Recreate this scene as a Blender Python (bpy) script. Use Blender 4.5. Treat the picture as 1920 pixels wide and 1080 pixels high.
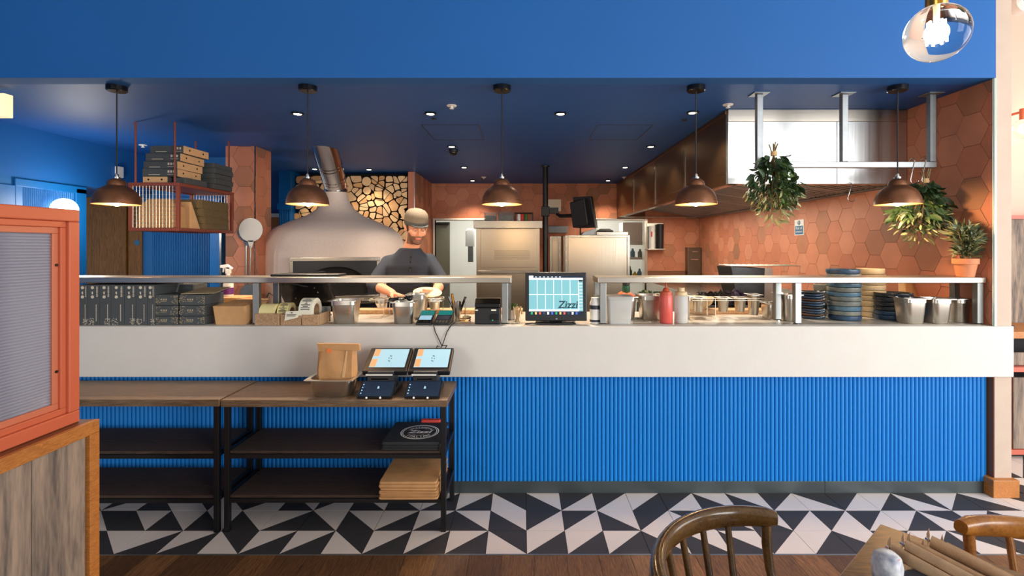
import bpy, bmesh, math, random
import numpy as np
from mathutils import Vector, Matrix
random.seed(7)
scn = bpy.context.scene
COL = scn.collection
for o in list(bpy.data.objects): bpy.data.objects.remove(o)
PI = math.pi
# ------------------------------------------------------------------ camera
F, CX, CY, H = 940.0, 980.0, 462.0, 1.49       # focal length in px, vanishing point, eye height
cam = bpy.data.cameras.new('camera'); camo = bpy.data.objects.new('camera', cam); COL.objects.link(camo)
camo.location = (0, 0, H); camo.rotation_euler = (PI/2, 0, 0)
cam.sensor_width = 36; cam.lens = F/1920*36
cam.shift_x = -(CX-960)/1920; cam.shift_y = -(540-CY)/1920
cam.clip_start = .02
scn.camera = camo
scn.view_settings.view_transform = 'Standard'; scn.view_settings.look = 'None'
scn.view_settings.gamma = 1; scn.view_settings.use_curve_mapping = False
scn.view_settings.exposure = 0.52
# ------------------------------------------------------------------ world, daylight and added fill
w = bpy.data.worlds.new('world'); scn.world = w; w.use_nodes = True
w.node_tree.nodes['Background'].inputs[0].default_value = (1, .97, .93, 1)
w.node_tree.nodes['Background'].inputs[1].default_value = .42
def area(name, loc, target, sx, sy, power, col, spread=180):
    l = bpy.data.lights.new(name, 'AREA'); l.shape = 'RECTANGLE'; l.size = sx; l.size_y = sy
    l.energy = power; l.color = col; l.spread = math.radians(spread)
    o = bpy.data.objects.new(name, l); COL.objects.link(o); o.location = loc
    o.rotation_euler = (Vector(target)-Vector(loc)).to_track_quat('-Z', 'Y').to_euler()
    return o
for i, (x, wd, pw) in enumerate(((4.05, .95, 78), (5.15, .7, 62), (6.25, 1.1, 100))):      # three panes of the shopfront
    area('shopfront_pane', (x, -3.2, 1.9), (x-1.4, 3, 1.4), wd, 2.6, pw, (.98, .99, 1))
area('left_fill_light', (-3.2, -3.2, 1.5), (-1.5, 3, 1.0), 1.6, 2.0, 55, (1, .95, .88))  # added fill from the left, no door is known there
area('side_window_daylight', (5.6, .9, 1.6), (0, 2.4, 1.0), 3.2, 2.2, 95, (1, .98, .96))
area('store_room_light', (.3, 9.4, 2.35), (.3, 9.4, 0), 3.4, 1.0, 45, (1, .98, .92))
area('hood_strip_light', (2.15, 5.9, 1.93), (2.15, 5.9, 0), .5, 3.2, 26, (1, .90, .74))
# ------------------------------------------------------------------ helpers
def PX(x, d): return (x-CX)/F*d
def PZ(y, d): return H+(CY-y)/F*d
def at(x, y, d): return Vector((PX(x, d), d, PZ(y, d)))
def FD(y, z): return (H-z)*F/(y-CY)
def lin(c):
    c = c/255.
    return c/12.92 if c <= .04045 else ((c+.055)/1.055)**2.4
def C(r, g, b): return (lin(r), lin(g), lin(b), 1)
MATS = {}
def mat(name, col, rough=.5, metal=0, noise=None, bump=None, emit=None, stretch=(1,1,1), trans=0, spec=None, ior=None, coat=0, alpha=None, col2=None, sub=0):
    """principled material; noise=(scale, amount) mixes towards col2 (or a darker tone) in world space"""
    m = bpy.data.materials.new(name); m.use_nodes = True; nt = m.node_tree; N = nt.nodes; L = nt.links
    p = N['Principled BSDF']; p.inputs['Base Color'].default_value = col
    p.inputs['Roughness'].default_value = rough; p.inputs['Metallic'].default_value = metal
    if trans: p.inputs['Transmission Weight'].default_value = trans
    if ior: p.inputs['IOR'].default_value = ior
    if coat: p.inputs['Coat Weight'].default_value = coat
    if spec is not None: p.inputs['Specular IOR Level'].default_value = spec
    if emit: p.inputs['Emission Color'].default_value = emit[0]; p.inputs['Emission Strength'].default_value = emit[1]
    if noise or bump:
        g = N.new('ShaderNodeNewGeometry'); mp = N.new('ShaderNodeMapping'); mp.inputs['Scale'].default_value = stretch
        L.new(g.outputs['Position'], mp.inputs['Vector'])
    if noise:
        n = N.new('ShaderNodeTexNoise'); n.inputs['Scale'].default_value = noise[0]; n.inputs['Detail'].default_value = 5
        L.new(mp.outputs[0], n.inputs['Vector'])
        r = N.new('ShaderNodeValToRGB'); r.color_ramp.elements[0].position = .32; r.color_ramp.elements[1].position = .68
        a = noise[1]; c2 = col2 or tuple(x*.45 for x in col[:3])+(1,)
        r.color_ramp.elements[0].color = tuple(col[i]*(1-a)+c2[i]*a for i in range(3))+(1,)
        r.color_ramp.elements[1].color = col
        L.new(n.outputs['Fac'], r.inputs[0]); L.new(r.outputs[0], p.inputs['Base Color'])
    if bump:
        n2 = N.new('ShaderNodeTexNoise'); n2.inputs['Scale'].default_value = bump[0]; n2.inputs['Detail'].default_value = 4
        L.new(mp.outputs[0], n2.inputs['Vector'])
        b = N.new('ShaderNodeBump'); b.inputs['Strength'].default_value = bump[1]; b.inputs['Distance'].default_value = .004
        L.new(n2.outputs['Fac'], b.inputs['Height']); L.new(b.outputs[0], p.inputs['Normal'])
    MATS[name] = m
    return m
def wood(name, c1, c2, stretch=(1, 1, 1), scale=9, rough=.45, bump=.25, ring=3.0):
    """two-tone grain: distorted wave bands plus fine streaks, stretched along one axis"""
    m = bpy.data.materials.new(name); m.use_nodes = True; nt = m.node_tree; N = nt.nodes; L = nt.links
    p = N['Principled BSDF']; p.inputs['Roughness'].default_value = rough
    g = N.new('ShaderNodeNewGeometry'); mp = N.new('ShaderNodeMapping'); mp.inputs['Scale'].default_value = stretch
    L.new(g.outputs['Position'], mp.inputs['Vector'])
    a = N.new('ShaderNodeTexNoise'); a.inputs['Scale'].default_value = scale; a.inputs['Detail'].default_value = 8; a.inputs['Distortion'].default_value = ring
    b = N.new('ShaderNodeTexNoise'); b.inputs['Scale'].default_value = scale*9; b.inputs['Detail'].default_value = 3
    L.new(mp.outputs[0], a.inputs['Vector']); L.new(mp.outputs[0], b.inputs['Vector'])
    mx = N.new('ShaderNodeMath'); mx.operation = 'MULTIPLY_ADD'; mx.inputs[1].default_value = .35; L.new(b.outputs['Fac'], mx.inputs[0])
    m2 = N.new('ShaderNodeMath'); m2.operation = 'MULTIPLY'; m2.inputs[1].default_value = .65; L.new(a.outputs['Fac'], m2.inputs[0]); L.new(m2.outputs[0], mx.inputs[2])
    r = N.new('ShaderNodeValToRGB'); r.color_ramp.elements[0].position = .36; r.color_ramp.elements[1].position = .64
    r.color_ramp.elements[0].color = c2; r.color_ramp.elements[1].color = c1
    L.new(mx.outputs[0], r.inputs[0]); L.new(r.outputs[0], p.inputs['Base Color'])
    bp = N.new('ShaderNodeBump'); bp.inputs['Strength'].default_value = bump; bp.inputs['Distance'].default_value = .002
    L.new(mx.outputs[0], bp.inputs['Height']); L.new(bp.outputs[0], p.inputs['Normal'])
    MATS[name] = m
    return m
ORG = {}                                        # world origin of every object made here
class MB:
    """collects shapes in world coordinates; build() links them as ONE mesh object"""
    def __init__(s): s.v = []; s.f = []; s.m = []
    def add(s, vs, fs, mi=0):
        b = len(s.v); s.v += [tuple(v) for v in vs]; s.f += [tuple(b+i for i in f) for f in fs]; s.m += [mi]*len(fs); return s
    def box(s, x0, x1, y0, y1, z0, z1, mi=0):
        return s.add([(x0,y0,z0),(x1,y0,z0),(x1,y1,z0),(x0,y1,z0),(x0,y0,z1),(x1,y0,z1),(x1,y1,z1),(x0,y1,z1)],
                     [(0,3,2,1),(4,5,6,7),(0,1,5,4),(1,2,6,5),(2,3,7,6),(3,0,4,7)], mi)
    def obox(s, c, ax, ay, az, mi=0):
        """box from centre and three half-axis vectors"""
        c, ax, ay, az = map(Vector, (c, ax, ay, az)); vs = []
        for k in (-1, 1):
            for i, j in ((-1,-1),(1,-1),(1,1),(-1,1)): vs.append(c+ax*i+ay*j+az*k)
        return s.add(vs, [(0,3,2,1),(4,5,6,7),(0,1,5,4),(1,2,6,5),(2,3,7,6),(3,0,4,7)], mi)
    def prism(s, poly, vec, mi=0):
        """poly: 3D points of one flat face, extruded by vec"""
        n = len(poly); vec = Vector(vec); a = [Vector(p) for p in poly]
        fs = [tuple(range(n))[::-1], tuple(range(n, 2*n))]+[(i, (i+1) % n, n+(i+1) % n, n+i) for i in range(n)]
        return s.add(a+[p+vec for p in a], fs, mi)
    def quad(s, a, b, c, d, mi=0): return s.add([a, b, c, d], [(0,1,2,3)], mi)
    def lathe(s, prof, c=(0,0,0), n=24, mi=0, sx=1, sy=1, close=False):
        """profile [(r, z)] turned about the vertical through c"""
        vs = []; fs = []
        for r, z in prof:
            for i in range(n):
                a = 2*PI*i/n; vs.append((c[0]+r*sx*math.cos(a), c[1]+r*sy*math.sin(a), c[2]+z))
        k = len(prof)
        for j in range(k-1 if not close else k):
            j2 = (j+1) % k
            for i in range(n): fs.append((j*n+i, j*n+(i+1) % n, j2*n+(i+1) % n, j2*n+i))
        if not close:
            if prof[0][0] > 1e-5: fs.append(tuple(range(n))[::-1])
            if prof[-1][0] > 1e-5: fs.append(tuple(range((k-1)*n, k*n)))
        return s.add(vs, fs, mi)
    def tube(s, pts, r, n=8, mi=0, caps=True, sq=None):
        """tube along a polyline; r is a number or one per point; sq=(a,b) gives an elliptic section"""
        pts = [Vector(p) for p in pts]; k = len(pts); rs = r if isinstance(r, (list, tuple)) else [r]*k
        vs = []; fs = []; up = None
        for i, p in enumerate(pts):
            t = (pts[min(i+1, k-1)]-pts[max(i-1, 0)]).normalized()
            if up is None:
                up = Vector((0,0,1)) if abs(t.z) < .9 else Vector((1,0,0))
            u = (up-t*up.dot(t)); u = u.normalized() if u.length > 1e-6 else t.orthogonal().normalized(); up = u; q = t.cross(u)
            ea, eb = sq or (1, 1)
            for j in range(n):
                a = 2*PI*j/n; vs.append(p+u*math.cos(a)*rs[i]*ea+q*math.sin(a)*rs[i]*eb)
        for i in range(k-1):
            for j in range(n): fs.append((i*n+j, i*n+(j+1) % n, (i+1)*n+(j+1) % n, (i+1)*n+j))
        if caps: fs += [tuple(range(n))[::-1], tuple(range((k-1)*n, k*n))]
        return s.add(vs, fs, mi)
    def ball(s, c, r, n=16, m=10, mi=0, sc=(1,1,1)):
        prof = [(math.sin(PI*i/m)*r, -math.cos(PI*i/m)*r) for i in range(m+1)]
        prof[0] = (1e-6, -r); prof[-1] = (1e-6, r)
        vs = []; fs = []
        for q, z in prof:
            for i in range(n): a = 2*PI*i/n; vs.append((c[0]+q*math.cos(a)*sc[0], c[1]+q*math.sin(a)*sc[1], c[2]+z*sc[2]))
        for j in range(m):
            for i in range(n): fs.append((j*n+i, j*n+(i+1) % n, (j+1)*n+(i+1) % n, (j+1)*n+i))
        return s.add(vs, fs, mi)
    def rloft(s, lv, n=5, mi=0, cap0=True, cap1=True):
        """rounded rectangles (cx, cy, hx, hy, r, z) skinned one above another"""
        vs = []; fs = []
        for cx, cy, hx, hy, r, z in lv:
            r = max(min(r, hx, hy), 1e-4)
            for q, (sx, sy) in enumerate(((1,1),(-1,1),(-1,-1),(1,-1))):
                for i in range(n):
                    a = PI/2*(q+i/(n-1)); vs.append((cx+sx*(hx-r)+r*math.cos(a), cy+sy*(hy-r)+r*math.sin(a), z))
        k = 4*n
        for j in range(len(lv)-1):
            for i in range(k): fs.append((j*k+i, j*k+(i+1) % k, (j+1)*k+(i+1) % k, (j+1)*k+i))
        if cap0: fs.append(tuple(range(k))[::-1])
        if cap1: fs.append(tuple(range((len(lv)-1)*k, len(lv)*k)))
        return s.add(vs, fs, mi)
    def text(s, txt, size, origin, ex, ey, mi=0, align='CENTER', shear=0, fn=None, bold=0):
        """flat lettering: ex, ey are the world directions of the text's x and y"""
        cu = bpy.data.curves.new('t', 'FONT'); cu.body = txt; cu.size = size; cu.align_x = align; cu.shear = shear; cu.resolution_u = 3; cu.offset = bold
        ob = bpy.data.objects.new('t', cu); COL.objects.link(ob)
        bpy.context.view_layer.update()
        me = ob.to_mesh(); o, ex, ey = Vector(origin), Vector(ex), Vector(ey)
        s.add([o+ex*v.co.x+ey*v.co.y if fn is None else fn(v.co.x, v.co.y) for v in me.vertices], [tuple(p.vertices) for p in me.polygons], mi)
        ob.to_mesh_clear(); bpy.data.objects.remove(ob); bpy.data.curves.remove(cu)
        return s
    def build(s, name, m, parent=None, smooth=None, bevel=0, origin=None, sub=0, fix=True):
        v = np.array(s.v, dtype=float)
        if parent is not None: o0 = ORG[parent.name]
        elif origin is not None: o0 = Vector(origin)
        else: o0 = Vector(((v[:,0].min()+v[:,0].max())/2, (v[:,1].min()+v[:,1].max())/2, v[:,2].min()))
        me = bpy.data.meshes.new(name); me.from_pydata([tuple(q) for q in (v-np.array(o0))], [], s.f)
        for mm in (m if isinstance(m, (list, tuple)) else [m]): me.materials.append(MATS[mm] if isinstance(mm, str) else mm)
        if any(s.m): me.polygons.foreach_set('material_index', s.m)
        if fix:
            bm = bmesh.new(); bm.from_mesh(me); bmesh.ops.recalc_face_normals(bm, faces=bm.faces); bm.to_mesh(me); bm.free()
        if smooth is not None:
            me.polygons.foreach_set('use_smooth', [True]*len(me.polygons)); me.set_sharp_from_angle(angle=math.radians(smooth))
        me.update()
        o = bpy.data.objects.new(name, me); COL.objects.link(o)
        if parent is not None: o.parent = parent; ORG[o.name] = ORG[parent.name].copy()
        else: o.location = o0; ORG[o.name] = Vector(o0)
        if bevel:
            b = o.modifiers.new('bevel', 'BEVEL'); b.width = bevel; b.segments = 2; b.limit_method = 'ANGLE'; b.angle_limit = math.radians(50)
        if sub:
            b = o.modifiers.new('sub', 'SUBSURF'); b.levels = sub; b.render_levels = sub
        return o
def tag(o, label=None, cat=None, group=None, kind=None):
    if label: o['label'] = label
    if cat: o['category'] = cat
    if group: o['group'] = group
    if kind: o['kind'] = kind
    return o
def thing(name, label, cat, loc, group=None):
    o = bpy.data.objects.new(name, None); COL.objects.link(o); o.location = loc; o.empty_display_size = .05
    ORG[o.name] = Vector(loc); return tag(o, label, cat, group)
def struct(name, mb, m, label=None, **k): return tag(mb.build(name, m, **k), label, None, None, 'structure')
def dup(o, delta=(0,0,0), parent=None, label=None):
    """copy of a thing with copies of its parts and sub-parts"""
    c = o.copy(); COL.objects.link(c); c.parent = parent
    if parent is None: c.location = o.location+Vector(delta)
    ORG[c.name] = ORG[o.name]+Vector(delta)
    if label: c['label'] = label
    for ch in list(o.children): dup(ch, delta, c)
    return c
def lamp(name, kind, loc, energy, col, parent=None, size=.03, cone=None, blend=.4):
    l = bpy.data.lights.new(name, kind); l.energy = energy; l.color = col; l.shadow_soft_size = size
    if cone: l.spot_size = math.radians(cone); l.spot_blend = blend
    o = bpy.data.objects.new(name, l); COL.objects.link(o)
    if parent is not None: o.parent = parent; o.location = Vector(loc)-ORG[parent.name]
    else: o.location = loc
    return o
def part(parent, name, m, fn, **k):
    b = MB(); fn(b); return b.build(name, m, parent, **k)
def clip(poly, x0, x1, y0, y1):
    """2D polygon clipped to a rectangle"""
    for ax, lim, sg in ((0, x0, 1), (0, x1, -1), (1, y0, 1), (1, y1, -1)):
        out = []
        for i in range(len(poly)):
            a, b = poly[i], poly[(i+1) % len(poly)]; da, db = sg*(a[ax]-lim), sg*(b[ax]-lim)
            if da >= 0: out.append(a)
            if (da >= 0) != (db >= 0): t = da/(da-db); out.append((a[0]+(b[0]-a[0])*t, a[1]+(b[1]-a[1])*t))
        poly = out
        if len(poly) < 3: return []
    return poly
def parea(p): return abs(sum(p[i][0]*p[(i+1) % len(p)][1]-p[(i+1) % len(p)][0]*p[i][1] for i in range(len(p))))/2
# ------------------------------------------------------------------ materials
WARM = (1, .66, .34); WARM2 = (1, .83, .64)
mat('blue_wall', C(0, 90, 164), .7, noise=(1.5, .12)); mat('blue_ceiling', C(8, 80, 156), .55, noise=(1, .1))
mat('blue_slat', C(0, 122, 204), .45); mat('blue_panel', C(0, 92, 158), .5)
mat('panel_white', C(212, 208, 201), .7, noise=(7, .25), bump=(120, .1), col2=C(200, 195, 187)); mat('plaster', C(192, 172, 156), .75, noise=(9, .3), bump=(90, .2), col2=C(174, 152, 136))
mat('pink_wall', C(214, 178, 160), .7); mat('white_paint', C(232, 232, 224), .6); mat('grey_door', C(122, 134, 124), .5)
mat('dark_plinth', C(74, 82, 84), .42, .35, noise=(5, .5))
mat('ceiling_white', C(225, 222, 214), .8)
for i, c in enumerate([(198,124,92),(204,132,100),(192,118,88),(180,118,86),(160,110,82),(208,138,106)]):
    mat('terracotta_%d' % i, C(*c), .5, noise=(6, .22), bump=(60, .08))
mat('grout', C(128, 84, 62), .9)
mat('tile_white', C(222, 210, 202), .42, noise=(8, .15), col2=C(196, 184, 178)); mat('tile_black', C(60, 58, 60), .6, noise=(8, .25), spec=.3)
mat('tile_grout', C(120, 108, 100), .9)
wood('floor_oak', C(126, 86, 46), C(74, 46, 22), (9, .8, 9), 6, .6, .3); wood('floor_oak2', C(106, 70, 38), C(60, 38, 18), (9, .8, 9), 7, .6, .3)
wood('floor_oak3', C(142, 98, 56), C(86, 55, 28), (9, .8, 9), 5, .6, .3)
wood('oak_edge', C(196, 128, 62), C(150, 88, 38), (1, 1, 7), 14, .45, .2); wood('oak_edge_h', C(196, 128, 62), C(150, 88, 38), (7, .8, 7), 14, .45, .2)
wood('weathered', C(160, 140, 122), C(92, 82, 76), (3.4, 3.4, .42), 3.0, .8, .5, 1.4)
wood('table_wood', C(124, 90, 52), C(74, 50, 26), (1, 6, 6), 5, .35, .3); wood('console_wood', C(122, 98, 74), C(84, 64, 44), (.6, 7, 7), 6, .4, .2)
wood('shelf_wood', C(70, 50, 38), C(40, 28, 22), (.6, 7, 7), 6, .75, .2); wood('door_wood', C(136, 92, 40), C(80, 50, 18), (9, 9, .5), 6, .45, .2)
wood('chair_dark', C(92, 66, 32), C(58, 38, 18), (2, 2, 2), 9, .2, .04, .6); wood('chair_sunlit', C(172, 112, 46), C(126, 76, 28), (2, 2, 2), 9, .26, .04, .6)  # second chair's wood has the sunlight put into a lighter honey tone
wood('chip_wood', C(200, 166, 128), C(156, 118, 84), (4, 4, 4), 30, .7, .3, .5)
wood('cap_wood', C(110, 64, 36), C(72, 38, 20), (7, .8, 7), 12, .35, .2)
mat('pan_steel', C(206, 201, 191), .3, 1); mat('steel_post', C(158, 160, 158), .42, 1); mat('worktop', C(206, 198, 186), .3, .35, noise=(20, .15)); mat('salad_dark', C(50, 42, 66), .6); mat('steel', C(184, 177, 166), .27, 1, noise=(3, .12), stretch=(1, 1, 1)); mat('steel_warm_lit', C(190, 177, 158), .28, 1, bump=(60, .12), stretch=(1, 1, .02)); mat('steel_brush', C(196, 197, 196), .3, 1, bump=(60, .12), stretch=(1, 1, .02))  # oven steel has the tan of the warm lamps put into its colour
mat('steel_dark', C(120, 112, 100), .32, 1, bump=(260, .35)); mat('steel_soft', C(184, 176, 164), .32, 1, bump=(40, .06), stretch=(.05, 1, 1))
mat('chrome', C(210, 208, 204), .1, 1); mat('galv', C(150, 154, 156), .42, .85, noise=(18, .25)); mat('hood_warm', C(150, 118, 80), .3, 1, bump=(170, .5))
mat('copper', C(136, 92, 66), .36, .75, noise=(14, .5)); mat('copper_in', C(224, 170, 112), .42, .35); mat('black_gloss', C(16, 16, 18), .18); mat('black_metal', C(20, 20, 22), .42, .2)
mat('black_plastic', C(26, 27, 30), .4); mat('black_matte', C(30, 31, 34), .75); mat('white_plastic', C(232, 230, 224), .4); mat('white_ceramic', C(236, 234, 228), .25)
mat('red_steel', C(128, 62, 46), .5); mat('salmon', C(196, 98, 66), .4); mat('salmon_in', C(196, 112, 82), .45)
mat('red_shelf', C(190, 96, 78), .5); mat('wire', C(200, 190, 172), .3, .9)
mat('kraft', C(198, 152, 102), .8, noise=(24, .2), bump=(50, .15)); mat('kraft_bag', C(190, 142, 92), .75, noise=(20, .25), bump=(26, .5)); mat('kraft_light', C(214, 170, 122), .8, noise=(24, .15))
mat('box_dark', C(70, 74, 76), .7, noise=(30, .2)); mat('box_gold', C(168, 150, 116), .7); mat('box_print', C(206, 194, 172), .7); mat('cushion', C(112, 94, 62), .85, noise=(60, .6))
mat('dome', C(236, 218, 206), .55, noise=(160, .3), bump=(160, .25)); mat('oven_dark', C(20, 24, 34), .4); mat('oven_in', C(16, 12, 12), .8)
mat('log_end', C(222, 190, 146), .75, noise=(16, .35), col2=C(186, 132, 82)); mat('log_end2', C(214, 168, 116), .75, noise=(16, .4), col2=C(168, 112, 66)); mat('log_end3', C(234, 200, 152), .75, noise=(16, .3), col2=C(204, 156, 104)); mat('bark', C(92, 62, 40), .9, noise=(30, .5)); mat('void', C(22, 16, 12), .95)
mat('glow', (1, .8, .5, 1), .5, emit=((1, .78, .5, 1), 14)); mat('glow_white', (1, 1, 1, 1), .5, emit=((1, .97, .92, 1), 6)); mat('sign_glow', C(250, 236, 190), .5, emit=((1, .80, .44, 1), .55)); mat('filament', (1, .8, .5, 1), .5, emit=((1, .80, .52, 1), 60))
mat('glass', (1, 1, 1, 1), .02, trans=1, ior=1.2); mat('glass_edge', C(214, 230, 222), .12, trans=.35, ior=1.4); mat('reeded', C(178, 178, 192), .14, trans=.55, ior=1.4)
mat('brass', C(196, 140, 64), .25, 1)
mat('screen_teal', C(120, 178, 186), .3, emit=(C(110, 172, 182), .36)); mat('screen_white', C(225, 240, 246), .3, emit=(C(228, 242, 248), .6)); mat('screen_dark', C(18, 30, 46), .15, emit=(C(18, 34, 54), .5)); mat('screen_pale', C(168, 214, 236), .2, emit=(C(160, 208, 232), .22)); mat('screen_orange', C(216, 160, 112), .3, emit=(C(216, 160, 112), .35)); mat('ink_teal', C(18, 62, 74), .4, emit=(C(18, 62, 74), .3))
for i, c in enumerate([(40,150,90),(60,90,190),(220,220,225),(50,52,60),(200,80,70),(210,170,90)]): mat('icon_%d' % i, C(*c), .3, emit=(C(*c), .6))
mat('teal', C(30, 160, 160), .45); mat('label_paper', C(240, 236, 214), .7); mat('label_yellow', C(238, 224, 160), .7); mat('ink', C(34, 34, 36), .7)
mat('ketchup', C(212, 90, 80), .35); mat('ketchup_cap', C(214, 96, 66), .4, trans=.2); mat('mayo', C(232, 214, 180), .4); mat('milky', C(232, 234, 232), .35, trans=.45, ior=1.2); mat('cream_cap', C(222, 196, 150), .45)
mat('tub', C(230, 230, 228), .3, trans=.55, ior=1.15); mat('food_orange', C(214, 104, 48), .6, noise=(40, .5)); mat('food_green', C(70, 110, 40), .6, noise=(30, .5))
mat('plate_blue', C(50, 80, 108), .25, noise=(14, .8), col2=C(34, 48, 66)); mat('plate_blue2', C(92, 122, 134), .25, noise=(16, .8), col2=C(60, 90, 120)); mat('plate_grey', C(130, 130, 118), .28, noise=(16, .7), col2=C(60, 76, 90)); mat('plate_brown', C(106, 78, 58), .25, noise=(18, .8), col2=C(50, 40, 38)); mat('plate_dark', C(52, 56, 62), .25, noise=(18, .7)); mat('bowl_cream', C(206, 182, 142), .35, noise=(10, .2))
mat('terracotta_pot', C(214, 138, 96), .7, noise=(12, .2)); mat('soil', C(50, 36, 26), .95)
mat('leaf_dark', C(46, 70, 36), .5, noise=(40, .4)); mat('leaf_mid', C(86, 116, 52), .55, noise=(40, .4)); mat('leaf_pale', C(150, 150, 104), .6, noise=(40, .3)); mat('leaf_olive', C(124, 132, 98), .5, noise=(40, .4)); mat('stem', C(128, 108, 70), .8); mat('twine', C(206, 170, 118), .8)
mat('skin', C(206, 146, 116), .55, noise=(30, .1)); mat('stubble', C(112, 78, 62), .7); mat('shirt', C(36, 43, 56), .85, noise=(70, .2)); mat('cap_grey', C(120, 108, 92), .85, noise=(80, .3)); mat('cap_band', C(74, 74, 72), .85); mat('trousers', C(34, 34, 38), .85); mat('hair', C(52, 38, 30), .8); mat('eye', C(190, 180, 170), .3); mat('dough', C(228, 200, 156), .7, noise=(14, .2)); mat('lip', C(182, 104, 88), .5)
mat('red_cloth', C(196, 60, 56), .8); mat('sign_blue', C(24, 98, 142), .4); mat('sign_white', C(232, 232, 226), .4); mat('spray_purple', C(104, 44, 122), .4)
mat('napkin', C(196, 164, 130), .75, noise=(40, .5), bump=(60, .4), col2=C(150, 116, 84)); mat('slate', C(46, 52, 64), .5); mat('floral', C(226, 228, 230), .35, noise=(26, 1), col2=C(60, 80, 120)); mat('floral_red', C(208, 84, 76), .4)
mat('seal_orange', C(226, 120, 60), .6); mat('lemon', C(236, 206, 60), .5); mat('bottle_green', C(40, 90, 60), .3); mat('crate_blue', C(120, 160, 190), .5)
# ------------------------------------------------------------------ the setting
ZC, ZCEIL = 1.0137, 2.4935                      # counter top, kitchen ceiling
DF, DB, XR = 2.985, 8.0, 2.82                   # bar front, kitchen back wall, kitchen side wall
floor = struct('floor', MB().box(-5.2, 6.2, -3.5, 10.6, -.04, -.006), 'tile_grout', 'black and white triangle tiles meeting dark oak planks', origin=(0,0,0))
ROWS = ["CBCDDBCBCCAADCBBABCCBDBADACDBA", "ADCCCCACCAACCBBCBDCCBBBADACBDC", "ADCAADAADAAADAAACCCBACBADCBACB"]
TW, TX0 = .2, .02
def tri_tile(code):
    a, b, h = .0014, TW-.0014, 0.0
    P = {'BL': (a, a), 'BR': (b, a), 'TR': (b, b), 'TL': (a, b)}
    tri = {'A': (('TL','BL','TR'), ('BR','TR','BL')), 'B': (('BR','TR','BL'), ('TL','BL','TR')), 'C': (('TR','TL','BR'), ('BL','BR','TL')), 'D': (('BL','BR','TL'), ('TR','TL','BR'))}[code]
    m = MB()
    for mi, t in enumerate(tri):
        m.prism([(P[q][0], P[q][1], -.008) for q in t], (0, 0, .008), mi)
    o = m.build('tile', ['tile_white', 'tile_black'], origin=(0,0,0)); me = o.data; bpy.data.objects.remove(o); return me
TM = {c: tri_tile(c) for c in 'ABCD'}
def put_tile(k, d, code):
    o = bpy.data.objects.new('tile', TM[code]); COL.objects.link(o); o.parent = floor; o.location = (TX0+TW*k, d, 0)
DT = 3.028
for r, s in enumerate(ROWS):
    for i, c in enumerate(s): put_tile(i-13, DT-TW*(r+1), c)
for r in range(4):
    for k in range(15, 24): put_tile(k, DT+TW*r, random.choice('ABCD'))
for r in range(3):
    for k in range(17, 24): put_tile(k, DT-TW*(r+1), random.choice('ABCD'))
PM = []
for i in range(3):
    o = MB().box(.006, .994, .0012, .9988, -.008, -.001).build('plank', ['floor_oak', 'floor_oak2', 'floor_oak3'][i], origin=(0,0,0)); PM.append(o.data); bpy.data.objects.remove(o)
D0 = DT-3*TW-.006
for i in range(46):
    x = -3.2+.155*i; j = random.uniform(.3, 1.9)
    for a, b in ((j, D0), (-1.6, j)):
        o = bpy.data.objects.new('plank', random.choice(PM)); COL.objects.link(o); o.parent = floor; o.location = (x, a, 0); o.scale = (.155, b-a, 1)
part(floor, 'edge_strip', 'galv', lambda b: b.box(-3.2, 3.95, D0-.001, D0+.006, -.008, .001))
struct('ceiling', MB().box(-6.2, 2.92, 3.1, 8.1, ZCEIL, ZCEIL+.08), 'blue_ceiling', 'dark blue kitchen ceiling')
for o in (0,):
    ce = bpy.data.objects['ceiling']
    for x0, x1 in ((790, 897), (1120, 1224)):
        d0, d1 = 943/(CY-234), 943/(CY-262); a, b = PX(x0, d0), PX(x1, d0)
        def hatch(m):
            t = .006
            m.box(a, b, d0, d0+t, ZCEIL-.002, ZCEIL+.001); m.box(a, b, d1, d1+t, ZCEIL-.002, ZCEIL+.001)
            m.box(a, a+t, d0, d1, ZCEIL-.002, ZCEIL+.001); m.box(b, b+t, d0, d1, ZCEIL-.002, ZCEIL+.001)
        part(ce, 'access_hatch_frame', 'black_metal', hatch)
struct('ceiling_restaurant', MB().box(-5.2, 6.2, -3.5, 4.4, 3.7, 3.78), 'ceiling_white')
struct('wall_bulkhead', MB().box(-5.2, 2.818, DF, 3.1, ZCEIL, 3.7), 'blue_wall', 'bright blue bulkhead above the kitchen opening')
struct('wall_left', MB().box(-5.2, -4.9, -3.5, DF, 0, 3.7), 'blue_wall')
wr = struct('wall_right', MB().box(XR+.004, 2.925, 3.0, 8.1, 0, 3.7), 'plaster', 'kitchen side wall with terracotta hexagon tiles')
part(wr, 'grout_bed', 'grout', lambda b: b.box(XR, XR+.004, 3.001, 8.0, .0, ZCEIL))
struct('trim_1', MB().box(XR-.012, XR+.003, 2.984, 2.9995, ZC+.0005, ZCEIL-.0005), 'glass_edge', 'pale greenish glass edge beside the plaster column', bevel=.002)
cb = struct('column_base', MB().box(2.785, 2.941, 2.965, 3.1, 0, .105), 'oak_edge_h', 'oak block at the foot of the plaster column', bevel=.004)
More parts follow.
